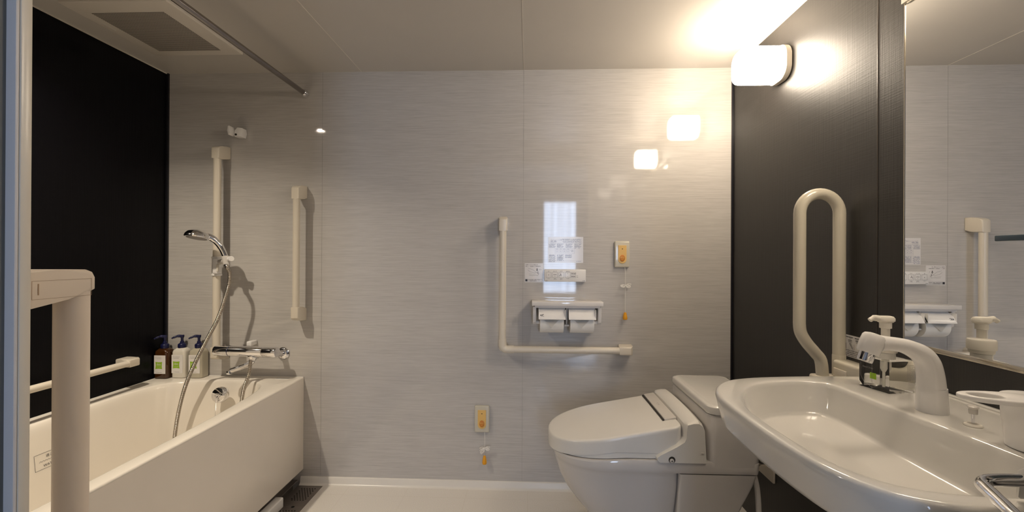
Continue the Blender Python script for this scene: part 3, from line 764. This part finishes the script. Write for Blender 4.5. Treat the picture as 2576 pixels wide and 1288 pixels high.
ink = Ink((-.020, YB-.0006, 1.037), (1, 0, 0), (0, 0, 1), .0003)
ink.text('洗浄ハンドルの使い方', .004, .0855, .0062); ink.words(.004, .080, .079, .0030, 12)
ink.line([(.018, .070), (.040, .064), (.058, .050), (.064, .046), (.068, .052)], .0007); ink.line([(.016, .062), (.028, .052), (.050, .047), (.062, .050)], .0007)
ink.line([(.022, .036), (.040, .034), (.056, .036), (.066, .034), (.071, .042), (.070, .050)], .0008); ink.line([(.020, .043), (.042, .040), (.055, .042)], .0005)
ink.rect(.0605, .0640, .062, .070); ink.line([(.0585, .063), (.0622, .057), (.066, .063)], .002); ink.line([(.067, .055), (.0655, .046), (.069, .042)], .0018)
ink.words(.074, .084, .062, .003, 5); ink.frame(.003, .088, .004, .016, .0005); ink.rect(.004, .014, .005, .015); ink.words(.016, .085, .0105, .0026, 6); ink.words(.016, .060, .006, .0026, 7)
ink.done('printed_text', M['ink'], s2)

def call_button(x0, x1, z0, z1, label, cordx, zbow, zb0, zb1, droop):
    t = thing('call_button', label, 'call button', ((x0+x1)/2, YB, z0), 'emergency call buttons with pull cords')
    cx = (x0+x1)/2
    bm = BM(); box(bm, x0, x1, 2.184, YB, z0, z1, .007, 4); finish('cover_plate', bm, M['greygreen'], t)
    w_ = .0205; zt = z1-.021; zl = z0+.020
    pts = [(cx-w_, zt), (cx+w_, zt)]+[(cx+w_*math.cos(a), zl+w_-w_*math.sin(a)) for a in [PI*i/12 for i in range(13)]]
    bm = BM(); prism(bm, pts, lambda a, b, d: (a, d, b), 2.1815, 2.186, .0008, 1); am = finish('amber_panel', bm, M['amber'], t)
    bm = BM(); box(bm, cx-.003, cx+.003, 2.1811, 2.1817, zt-.019, zt-.016); finish('indicator', bm, M['gap'], am)
    bc = zl+w_+.006
    pts = [(cx+.0125*math.cos(a), bc+.0165*math.sin(a)) for a in [2*PI*i/28 for i in range(28)]]
    bm = BM(); prism(bm, pts, lambda a, b, d: (a, d, b), 2.1785, 2.183, .001, 2); bt = finish('button', bm, M['orange'], am)
    ink = Ink((cx, 2.1785, bc), (1, 0, 0), (0, 0, 1), .0003); ink.text('呼出', 0, -.001, .0105, 'CENTER'); ink.text('CALL', 0, -.0085, .0052, 'CENTER'); ink.done('button_lettering', M['amber'], bt)
    bm = BM(); yc = 2.180
    tube(bm, spline([(cordx-.002, 2.187, z0+.002), (cordx, yc, (z0*.6+zbow*.4)), (cordx-.0005, yc, zbow), (cordx-.001, yc, (zbow+zb1)/2), (cordx-.001, yc, zb1)], 5), .0011, 6)
    for dx, dz in ((-.025, droop*.0+.002), (.026, .009), (-.022, -droop), (.024, -.003), (-.018, -droop*1.2), (.020, .003), (-.024, -droop*.5), (.022, -.006)):
        c_ = Vector((cordx, yc-.002, zbow)); e = c_+Vector((dx, -.003, dz)); pr_ = Vector((-dz, 0, dx)).normalized()*.0055
        tube(bm, spline([c_, c_.lerp(e, .5)+pr_, e, c_.lerp(e, .5)-pr_], 6, True), .0015, 6, closed=True)
    lathe(bm, [(.001, -.004), (.004, -.002), (.004, .002), (.001, .004)], (cordx, yc-.002, zbow), (1, 0, 0), 10)
    finish('pull_cord', bm, M['cord'], t)
    h = zb1-zb0
    lathe(bm := BM(), [(.0035, h), (.0060, h*.97), (.0080, h*.70), (.0108, h*.35), (.0115, h*.18), (.0100, h*.04), (.005, 0)], (cordx-.001, yc, zb0), (0, 0, 1), 20)
    finish('pull_bead', bm, M['bead'], t)
call_button(.425, .500, 1.114, 1.245, 'emergency call button with orange bead, right of the toilet controls', .478, 1.024, .856, .893, .004)
call_button(-.268, -.193, .282, .417, 'emergency call button with orange bead, low on the white wall', -.215, .207, .127, .170, .022)

# ================================================================== TOILET
TC = 1.76
t = thing('toilet', 'white one-piece toilet with closed lid and low tank', 'toilet', (.5, TC, 0))
def uloop(xf, xb, hw, z, a=None, n=24, m=8, rb=.02, sh=None):
    """plan outline: elliptic front at x=xf, straight sides to xb"""
    a = a or hw*1.25; P = []
    for i in range(n+1):
        th = PI/2+PI*i/n; ct, st = math.cos(th), math.sin(th)
        e = .88
        P.append((xf+a+a*math.copysign(abs(ct)**e, ct), TC+hw*math.copysign(abs(st)**e, st)))
    for i in range(1, m+1): P.append((xf+a+(xb-rb-xf-a)*i/m, TC-hw))
    for i in range(1, 4): th = -PI/2+PI/2*i/3; P.append((xb-rb+rb*math.cos(th), TC-hw+rb+rb*math.sin(th)))
    for i in range(0, 3): th = PI/2*i/3; P.append((xb-rb+rb*math.cos(th), TC+hw-rb+rb*math.sin(th)))
    for i in range(m, 0, -1): P.append((xf+a+(xb-rb-xf-a)*i/m, TC+hw))
    f = sh or (lambda x, y: z)
    return [(x, y, f(x, y)) for x, y in P]
bm = BM()
rim = lambda x, y: .430+.018*min(1, max(0, (x-.10)/.25))
secs = [(.262, .535, .125, 0, .17), (.256, .535, .127, .05, .17), (.246, .535, .130, .13, .18), (.222, .535, .138, .185, .19), (.186, .535, .150, .225, .20), (.150, .535, .166, .275, .21),
        (.121, .535, .181, .330, .22), (.104, .535, .189, .385, .225), (.094, .535, .193, .415, .23)]
loops = [uloop(a, b, c, z, d) for a, b, c, z, d in secs if z < .4]
loops += [uloop(.0975, .532, .1955, .4035, .228), uloop(.0973, .812, .1960, .4040, .228, rb=.014), uloop(.094, .813, .198, .415, .23, rb=.014)]
loops.append(uloop(.0895, .813, .1995, .43, .23, sh=lambda x, y: rim(x, y)-.005, rb=.014)); loops.append(uloop(.0930, .811, .1965, .43, .228, sh=rim)); loops.append(uloop(.130, .80, .150, .43, .19, sh=rim))
loft(bm, loops); finish('bowl', bm, M['ceramic_grey'], t, 40)
# tank body
bm = BM()
R = lambda x0, x1, hw, r, z: [(a, b, z) for a, b in rrect(x0, x1, TC-hw, TC+hw, r, 5)]
loft(bm, [R(.636, .811, .199, .02, .43), R(.634, .818, .2005, .025, .46), R(.631, .835, .204, .028, .52), R(.631, .852, .206, .03, .605), R(.634, .849, .203, .03, .612)])
finish('tank', bm, M['ceramic_grey'], t, 40)
bm = BM()
loft(bm, [R(.636, .856, .205, .034, .6125), R(.631, .862, .211, .036, .6165), R(.629, .866, .213, .037, .626), R(.631, .866, .212, .037, .640), R(.636, .862, .207, .034, .6445), R(.645, .853, .198, .03, .646)])
tl = finish('tank_lid', bm, M['ceramic'], t, 40)
ink = Ink((.722, 1.752, .646), (0, -1, 0), (1, 0, 0), .0002); ink.words(0, .030, .004, .0075, 5, .1); ink.words(.004, .026, 0, .0024, 6, .1); ink.done('maker_mark', M['ink_grey'], tl)
# skirt cover below the deck
bm = BM()
S_ = lambda x1, hw, z: [(a, b, z) for a, b in rrect(.5345, x1, TC-hw, TC+hw, .012, 4)]
loft(bm, [S_(.70, .150, 0), S_(.715, .156, .10), S_(.735, .166, .20), S_(.765, .180, .285), S_(.795, .191, .36), S_(.807, .1955, .4000)])
finish('skirt_cover', bm, M['ceramic_grey'], t, 40)
bm = BM(); box(bm, .537, .795, TC-.190, TC+.190, .392, .4038); finish('cover_gap', bm, M['gap'], t)
# seat ring and lid
lidz = lambda x: .4795+.19*(x-.085)
bm = BM(); sb = lambda x, y: rim(x, y)+.004
seat_top = lambda x, y: lidz(x)-.047-.010*0
def seat_loop(s, top, k=0): return uloop(.092+s, .500, .187-s, 0, .228, sh=lambda x, y: (max(rim(x, y)+.004, min(lidz(x)-.052, .4695)-.0008) if top else rim(x, y)+.001+k*.4), rb=.03)
loft(bm, [seat_loop(.006, False), seat_loop(0, False, .004), seat_loop(0, True), seat_loop(.004, True)]); finish('seat', bm, M['toilet_plastic'], t, 40)
def lid_loop(s, dz, flat=0): return uloop(.082+s, .549-s*.4, .188-s, 0, .235, rb=.025, sh=lambda x, y: (lidz(x)+dz+.010*(1-((y-TC)/.19)**2)*flat if dz > -.03 else max(lidz(x)+dz, lidz(x)-.054) if x < .30 else max(lidz(x)-.054-.0, .4695)))
def lid_low(s):
    return uloop(.082+s, .549, .188-s, 0, .235, rb=.025, sh=lambda x, y: min(lidz(x)-.052, .4695)+max(0, x-.485)*.75)
def lid_top(s, dz, flat=0): return uloop(.082+s, .549-s*.4, .188-s, 0, .235, rb=.025, sh=lambda x, y: lidz(x)+dz+.004*(1-((y-TC)/.19)**2)*flat)
loft(bm := BM(), [lid_low(.005), lid_low(0), lid_top(-.001, -.014), lid_top(-.0005, -.006), lid_top(.0015, -.0020), lid_top(.005, -.0003), lid_top(.012, 0, .1), lid_top(.08, .0, .7)]); ld = finish('lid', bm, M['toilet_plastic'], t, 40)
# hinge bar let into the rear of the lid
th_ = math.atan(.19)
mt = Matrix.Translation((.528, TC+.035, lidz(.528)+.003)) @ Matrix.Rotation(-th_, 4, 'Y')
bm = BM(); box(bm, -.030, -.0235, -.155, .140, -.004, .0022, 0, 2, mt); finish('lid_groove', bm, M['gap'], ld)
bm = BM(); box(bm, -.0235, .022, -.155, .140, -.006, .0055, .004, 3, mt); hg = finish('hinge_bar', bm, M['hinge_plastic'], ld)
ink = Ink(mt @ Vector((-.006, .012, .0055)), (0, -1, 0), (math.cos(th_), 0, math.sin(th_)), .0003); ink.words(0, .028, .003, .0065, 5, .1); ink.words(.004, .024, 0, .002, 6, .1); ink.done('maker_mark', M['ink_grey'], hg)
# washlet body: side profile swept across, crowned
prof = [(.529, .4435), (.629, .4435), (.6295, .452), (.6235, .562), (.617, .576), (.603, .586), (.585, .5855), (.565, .580), (.5555, .572), (.5535, .556), (.552, .532), (.546, .520), (.520, .503), (.462, .468), (.452, .460), (.454, .450), (.461, .4435)]
loops = []
for k in range(25):
    f = -1+2*k/24; yy = TC-f*.203; s = (1-abs(f)**8)**.25 if abs(f) < 1 else 0; cr_ = .014*(1-f*f)
    inset = .004*(1-s)
    loops.append([(x+(inset if x < .56 else -inset)+.006*(1-f*f)*(0 if z < .5 else -1), yy, z+(cr_*max(0, (z-.50)/.085))-(inset if z > .5 else 0)) for x, z in prof])
bm = BM(); loft(bm, loops); wb = finish('washlet_body', bm, M['toilet_plastic'], t, 35)
lathe(bm := BM(), [(.0115, 0), (.0115, .0012)], (.506, TC-.2035, .4545), (0, -1, 0), 24); finish('screw_recess', bm, M['gap'], wb)
lathe(bm := BM(), [(.0075, 0), (.0075, .003), (.005, .004)], (.505, TC-.2045, .452), (0, -1, 0), 18); sc_ = finish('screw', bm, M['hinge_plastic'], wb)
ink = Ink((.505, TC-.2086, .452), (1, 0, 0), (0, 0, 1), .0002); ink.rect(-.003, .003, -.0008, .0008); ink.rect(-.0008, .0008, -.003, .003); ink.done('screw_cross', M['gap'], sc_)
bm = BM(); box(bm, .607, .617, TC-.2062, TC-.200, .4765, .4825, .002, 2); finish('side_button', bm, M['hinge_plastic'], wb)

# supply valve and outlet box behind the toilet
t = thing('water_supply_valve', 'dark pipe fitting between the toilet tank and the dark wall', 'valve', (XR, 1.87, .30))
bm = BM(); tube(bm, [(.832, 1.83, .42), (.89, 1.845, .345), (.935, 1.85, .318)], .006, 10); tube(bm, [(.930, 1.85, .318), (XR-.004, 1.85, .318)], .008, 12); lathe(bm, [(.014, 0), (.016, .004), (.013, .012)], (.945, 1.85, .318), (1, 0, 0), 14); finish('pipe', bm, M['steel'], t)
bm = BM(); lathe(bm, [(.018, 0), (.018, .005), (.010, .007)], (XR, 1.85, .318), (-1, 0, 0), 20); finish('flange', bm, M['steel'], t)
o = finish('outlet_box', box(BM(), .995, XR, 1.815, 1.96, .248, .312, .003, 2), M['cream']); tag(o, 'small cream box low on the dark wall behind the toilet', 'box')
bm = BM(); tube(bm, spline([(.826, 1.60, .0), (.829, 1.60, .10), (.834, 1.61, .22), (.842, 1.64, .32), (.842, 1.68, .38)], 6), .0095, 16)
o = finish('drain_pipe', bm, M['ceramic_grey']); tag(o, 'pale pipe rising from the floor behind the toilet skirt', 'pipe')

# ================================================================== FLIP-UP RAIL
t = thing('folding_grab_rail', 'ivory looped fold-up grab rail standing upright before the dark wall', 'grab rail', (.95, 1.38, .80))
fyy = 1.415; xa, xb_, zr = .855, .977, 1.306; rt = .0176
cxm = (xa+xb_)/2; ra = (xb_-xa)/2
pts = [Vector((xb_, fyy, .79)), Vector((xb_, fyy, 1.0)), Vector((xb_, fyy, 1.2))]
pts += [Vector((cxm+ra*math.cos(a), fyy, zr+ra*1.02*math.sin(a))) for a in [PI*i/18 for i in range(19)]]
pts += [Vector((xa, fyy, 1.15)), Vector((xa, fyy, 1.0))]+spline([(xa, fyy, .960), (xa+.004, fyy, .930), (xa+.022, fyy, .899), (xa+.048, fyy, .868), (xa+.066, fyy, .843), (xa+.072, fyy, .79)], 4)
tube(bm := BM(), pts, rt, 24); finish('loop', bm, M['greygreen'], t)
bm = BM(); box(bm, .952, XR, 1.30, 1.412, .780, .850, .010, 4); hb = finish('hinge_base', bm, M['greygreen'], t)
bm = BM(); box(bm, .949, .9525, 1.345, 1.400, .800, .826, .0012, 2); finish('base_cover', bm, M['cream'], hb)
bm = BM(); box(bm, .900, .998, 1.387, 1.443, .760, .797, .008, 3); finish('pivot_block', bm, M['cream'], hb)
lathe(bm := BM(), [(.0180, 0), (.0185, .003), (.0185, .070), (.0178, .073)], (xb_, fyy, .79), (0, 0, 1), 24); finish('collar', bm, M['greygreen'], hb)
t = finish('caution_sticker', box(BM(), XR-.0008, XR-.0001, 1.325, 1.452, .857, .925), M['sticker']); t['_base'] = (0, 0, 0); tag(t, 'white usage sticker on the dark wall behind the fold-up rail', 'sticker')
ink = Ink((XR-.0008, 1.452, .857), (0, -1, 0), (0, 0, 1), .0004)
ink.words(.004, .06, .060, .0035, 1); ink.words(.066, .12, .060, .0035, 19); ink.words(.070, .12, .054, .003, 2)
for k in range(4): ink.words(.006+k*.032, .026+k*.032, .051, .0025, 60+k); ink.words(.008+k*.032, .024+k*.032, .047, .002, 70+k)
for k in range(3): ink.line([(.010+k*.034, .043), (.024+k*.034, .026)], .0016); ink.line([(.013+k*.034, .044), (.026+k*.034, .030)], .0008); ink.line([(.030+k*.034, .042), (.030+k*.034, .024)], .0010)
for k in range(4): ink.words(.004, .118, .019-k*.0055, .0026, 80+k)
ink.done('printed_text', M['ink'], t)

# ================================================================== WASHBASIN
t = thing('washbasin', 'wide white wall-hung washbasin in front of the mirror', 'washbasin', (XR, .91, .62))
NS = 120; sc = (.72, .915); DZK = .840
outer_c = [(XR-.001, 1.2463), (.923, 1.246), (.80, 1.243), (.664, 1.228), (.571, 1.206), (.512, 1.172), (.469, 1.115), (.447, 1.040), (.443, .98), (.442, .915), (.443, .85), (.447, .775), (.458, .705), (.482, .648), (.522, .611), (.587, .592), (.68, .580), (.80, .574), (.923, .572), (XR-.001, .572)]
pl = [(p.x, p.y) for p in spline([(a, b, 0) for a, b in outer_c], 6)]
OP = polar(pl, sc, NS)
inner_c = [(.469, .915), (.473, .960), (.485, 1.008), (.508, 1.062), (.540, 1.112), (.585, 1.152), (.645, 1.180), (.72, 1.192), (.762, 1.182), (.784, 1.158), (.791, 1.11), (.796, 1.0), (.804, .9), (.811, .8), (.812, .71), (.802, .655), (.77, .630), (.70, .622), (.624, .625), (.558, .636), (.515, .662), (.487, .710), (.474, .775), (.469, .85)]
pl = [(p.x, p.y) for p in spline([(a, b, 0) for a, b in inner_c], 6, True)]
IP = polar(pl, sc, NS)
def grow(P, d, fixed=True):
    out = []; n = len(P)
    for i in range(n):
        a, b = P[i-1], P[(i+1) % n]; tx, ty = b[0]-a[0], b[1]-a[1]; L = math.hypot(tx, ty) or 1
        x, y = P[i][0]+ty/L*d, P[i][1]-tx/L*d
        out.append((min(x, XR-.001) if fixed else x, y))
    return out
def wallfix(P): return [(XR-.001 if abs(q[0]-(XR-.001)) < .004 else p[0], p[1]) for p, q in zip(P, OP)]
def fl(P, fx, fy, cx=.66, cy=.92): return [(cx+(p[0]-cx)*fx, cy+(p[1]-cy)*fy) for p in P]
bz = lambda y: .742+.020*max(0, min(1, (y-.70)/.42))
def zz(P, z): return [(p[0], p[1], z(p[1]) if callable(z) else z) for p in P]
def outL(d, z): return zz(wallfix(grow(OP, d)), z)
under = [zz([(max(.60, XR-.001-(XR-.001-p[0])*.35) if p[0] < XR-.004 else p[0], .915+(p[1]-.915)*.35) for p in OP], .62),
         zz([(XR-.001-(XR-.001-p[0])*.62, .915+(p[1]-.915)*.62) for p in OP], .665),
         zz([(XR-.001-(XR-.001-p[0])*.86, .915+(p[1]-.915)*.86) for p in OP], .725)]
loops = under+[outL(-.030, .757), outL(-.020, .762), outL(-.012, .775), outL(-.003, .812), outL(.0005, .828), outL(-.001, .8355), outL(-.005, .8395), outL(-.009, .8405)]
loops += [zz(grow(IP, .012), .8405), zz(grow(IP, .004), .8402), zz(IP, .8393), zz(grow(IP, -.003), .8365), zz(grow(IP, -.006), .828)]
lower = fl(grow(IP, -.010), .93, .955)
loops += [zz(fl(grow(IP, -.009), .965, .975), lambda y: .795), zz(lower, lambda y: bz(y)+.022), zz(fl(lower, .975, .98), lambda y: bz(y)+.008), zz(fl(lower, .94, .955), lambda y: bz(y)+.001),
          zz(fl(lower, .87, .90), bz), zz(fl(lower, .5, .5), lambda y: bz(y)-.002), zz(fl(lower, .1, .1), lambda y: bz(y)-.004)]
bm = BM(); loft(bm, loops); finish('basin', bm, M['ceramic'], t, 60)
bm = BM(); box(bm, XR-.014, XR-.0005, .574, 1.244, .836, .8455, .003, 3); finish('back_lip', bm, M['ceramic'], t)

t = thing('basin_faucet', 'white curved single-arm basin faucet with chrome outlet', 'faucet', (.858, .965, .84))
lathe(bm := BM(), [(.0270, .8405), (.0272, .843), (.0248, .892)], (.859, .965, 0), (0, 0, 1), 40); finish('base', bm, M['white_plastic'], t)
pts = spline([(.8575, .965, .8925), (.8555, .965, .918), (.850, .965, .942), (.838, .965, .960), (.817, .965, .9725), (.795, .965, .980), (.768, .965, .9835), (.748, .965, .984)], 5)
import bisect
keyr = [.0246, .0232, .0222, .0205, .0172, .0150, .0150, .0180]
rr = [keyr[min(7, i//5)]*(1-(i % 5)/5)+keyr[min(7, i//5+1)]*((i % 5)/5) for i in range(len(pts))]
tube(bm := BM(), pts, rr, 32); finish('arm', bm, M['white_plastic'], t)
ha = Vector((-.36, .0, -.93)).normalized(); top = Vector((.741, .965, 1.003))
lathe(bm := BM(), [(.010, -.001), (.0175, .0015), (.0205, .006), (.0215, .020), (.0210, .040), (.0195, .043), (.015, .0435)], top, ha, 36); hh = finish('spray_head', bm, M['white_plastic'], t)
lathe(bm := BM(), [(.0145, .042), (.0145, .060), (.0135, .062), (.010, .0615), (.010, .058)], top, ha, 32); finish('outlet', bm, M['chrome'], hh)

# foaming soap dispenser: clear acrylic cube with pump
cx, cy = .8915, 1.124; ang = math.radians(12); Rm = Matrix.Translation((cx, cy, .8408)) @ Matrix.Rotation(ang, 4, 'Z')
t = thing('soap_dispenser', 'clear cube soap dispenser with milky pump beside the basin faucet', 'soap dispenser', (cx, cy, .8408))
bm = BM(); box(bm, -.038, .038, -.038, .038, .0003, .077, .0015, 2, Rm); cb = finish('clear_cube', bm, M['gel'], t)
lathe(bm := BM(), [(.0225, .093), (.0235, .095), (.0240, .101), (.0270, .103), (.0270, .124), (.0255, .1268), (.0110, .1285), (.0090, .130), (.0090, .151), (.0125, .152), (.0125, .165), (.011, .167)], (cx-.006, cy-.004, .8408), (0, 0, 1), 36); pu = finish('pump_collar', bm, M['milk_plastic'], t)
lathe(bm := BM(), [(.020, .0772), (.020, .092)], (cx-.006, cy-.004, .8408), (0, 0, 1), 28); finish('neck', bm, M['clear_shell'], t)
bm = BM(); hz_ = .8408+.166; px, py = cx-.006, cy-.004
L = lambda s, z: [(px+a, py+b, hz_+z) for a, b in rrect(-.020+s, .020-s, -.0135+s, .0135-s, .0128-s, 6)]
loft(bm, [L(.004, 0), L(0, .004), L(0, .010), L(.003, .0145), L(.008, .016)])
tube(bm, spline([(px-.014, py, hz_+.009), (px-.028, py, hz_+.0105), (px-.038, py, hz_+.005)], 4), [.0075]*5+[.0055]*4, 12); finish('pump_head', bm, M['milk_plastic'], pu)
bm = BM(); tube(bm, [(px, py, .915), (px, py, .848)], .0030, 10); lathe(bm, [(.0075, 0), (.0075, .018), (.004, .026)], (px, py, .8408+.070), (0, 0, -1), 16); finish('dip_tube', bm, M['tube'], t)
u = Rm.to_3x3() @ X; v = Rm.to_3x3() @ Y
o0 = Rm @ Vector((-.038, .038, 0)); 
ink = Ink(Rm @ Vector((-.0383, .030, .012)), -v, Z, .0003)
ink.rect(.021, .037, .014, .029); ink.done('green_patch', M['green'], cb)
ink = Ink(Rm @ Vector((-.0383, .038, .0)), -v, Z, .0003)
ink.text('Hand Soap', .010, .050, .0062); ink.line([(.005, .062), (.005, .028), (.012, .016), (.034, .004), (.046, .010), (.054, .020), (.054, .064)], .0007)
ink.line([(.034, .0), (.034, .076)], .0007); ink.done('printed_text', M['ink_grey'], cb)
ink = Ink(Rm @ Vector((.0, -.0383, .0)), u, Z, .0003)
for k in range(13): ink.words(.012, .036, .066-k*.0030, .0014, 300+k, .2)
for k in range(6): ink.words(.016, .034, .024-k*.0030, .0012, 330+k, .2)
ink.done('fine_print', M['ink_grey'], cb)

# drain lift knob
t = thing('drain_plug_lifter', 'small white pop-up drain lift knob on the basin deck', 'knob', (.865, .885, .84))
lathe(bm := BM(), [(.0135, 0), (.0145, .0015), (.013, .004), (.006, .0055)], (.8655, .885, .8403), (0, 0, 1), 28); finish('base_ring', bm, M['milk_plastic'], t)
lathe(bm := BM(), [(.0027, 0), (.0027, .020)], (.8655, .885, .8455), (0, 0, 1), 16); finish('rod', bm, M['chrome'], t)
lathe(bm := BM(), [(.0065, 0), (.0068, .008), (.0062, .0095), (.0085, .012), (.0085, .0135), (.006, .0155)], (.8655, .885, .8640), (0, 0, 1), 24); finish('knob', bm, M['hinge_plastic'], t)

# rinse cup with loop handle
t = thing('rinse_cup', 'white plastic cup with flat loop handle on the basin deck', 'cup', (.876, .770, .84))
cc = (.871, .776); 
bm = BM(); lathe(bm, [(.040, .8412), (.043, .8420), (.0465, .885), (.0472, .886), (.0485, .9185), (.0500, .9195), (.0500, .9268), (.0488, .9282), (0, .9282)], (cc[0], cc[1], 0), (0, 0, 1), 48); finish('cup_body', bm, M['white_plastic'], t, 40)
hdx = Vector((-.975, .22, 0)).normalized(); hdy = Vector((-hdx.y, hdx.x, 0))
def hl(scale_in, zt, out=True):
    P = []
    for i in range(48):
        a = 2*PI*i/48; ca, sa = math.cos(a), math.sin(a)
        if out: lx = .065*ca+.051; ly = .0315*math.copysign(abs(sa)**.85, sa)*(1-.12*ca) 
        else: lx = .0245*ca+.0765; ly = .0165*math.copysign(abs(sa)**.9, sa)
        lx, ly = lx if out else lx, ly
        p = Vector((cc[0], cc[1], 0))+hdx*(lx+(0 if out else .0))+hdy*ly; P.append((p.x, p.y, zt-.002*((lx-.047)/.075)**2*0))
    return P
bm = BM()
rings = [[bm.verts.new(q) for q in hl(0, z, o_)] for z, o_ in ((.9195, True), (.9285, True), (.9285, False), (.9195, False))]
for a_ in range(4):
    A, B = rings[a_], rings[(a_+1) % 4]
    for i in range(48): bm.faces.new((A[i], A[(i+1) % 48], B[(i+1) % 48], B[i]))
bmesh.ops.recalc_face_normals(bm, faces=bm.faces)
es = [e for e in bm.edges if abs(e.verts[0].co.z-e.verts[1].co.z) < 1e-5 and len(e.link_faces) == 2 and e.calc_face_angle(0) > 1.0]
bmesh.ops.bevel(bm, geom=es, offset=.0028, segments=3, profile=.5, affect='EDGES')
finish('loop_handle', bm, M['white_plastic'], t, 40)

# mirror, rail, glass shelf
t = thing('wall_mirror', 'large rectangular wall mirror above the washbasin', 'mirror', (XR, .87, .94))
MY1 = 1.2035
bm = BM(); box(bm, XR-.005, XR-.0002, .46, MY1, .946, 1.8438); finish('mirror_glass', bm, M['mirror'], t)
bm = BM(); box(bm, XR-.0062, XR-.0001, MY1, MY1+.0028, .944, 1.8438); box(bm, XR-.010, XR-.0001, .46, MY1+.003, .934, .946, .002, 2); finish('edge_rail', bm, M['mirror_edge'], t)
bm = BM(); box(bm, XR-.014, XR-.0001, .46, MY1+.0035, 1.844, 1.880, .0015, 2); box(bm, XR-.010, XR-.006, .46, MY1-.01, 1.840, 1.844); finish('top_rail', bm, M['cream'], t)
t = thing('glass_shelf', 'dark blue-green edged glass shelf in front of the mirror', 'shelf', (XR, .66, 1.20))
bm = BM(); box(bm, .880, XR-.005, .47, .862, 1.1985, 1.2095, .0018, 2); finish('glass_plate', bm, M['glass_dark'], t)
bm = BM()
for yy in (.53, .80): tube(bm, [(XR-.005, yy, 1.190), (.955, yy, 1.190), (.945, yy, 1.1985)], .006, 12)
finish('support', bm, M['chrome'], t)

# towel ring at the near end of the basin
t = thing('towel_rack', 'chrome looped towel rack at the near corner of the basin', 'towel rack', (XR, .53, .88))
tz = .8745
pts = spline([(XR, .600, tz), (.80, .600, tz), (.66, .600, tz), (.608, .598, tz), (.587, .588, tz), (.577, .570, tz), (.561, .537, tz), (.548, .510, tz), (.544, .492, tz), (.556, .478, tz), (.600, .472, tz), (.80, .470, tz), (XR, .470, tz)], 6)
tube(bm := BM(), pts, .0078, 20, False); finish('loop', bm, M['chrome'], t)
bm = BM()
for yy in (.600, .470): lathe(bm, [(.016, 0), (.017, .003), (.014, .008), (.008, .010)], (XR, yy, tz), (-1, 0, 0), 24)
finish('wall_flange', bm, M['chrome'], t)
bm = BM()
pr_ = [(.456, .70), (.458, .885), (.466, .8905), (.485, .893), (.545, .893), (.590, .893), (.604, .8895), (.612, .882), (.614, .846), (.6085, .846), (.6085, .878), (.602, .8845), (.545, .886), (.485, .886), (.470, .884), (.462, .70)]
prism(bm, pr_, lambda a, b, d: (d, a, b), .655, .80, .0015, 2)
o = finish('hand_towel', bm, M['towel']); tag(o, 'folded white hand towel hung over the chrome towel rack', 'towel')
for ob in bpy.data.objects:
    if '_base' in ob: del ob['_base']
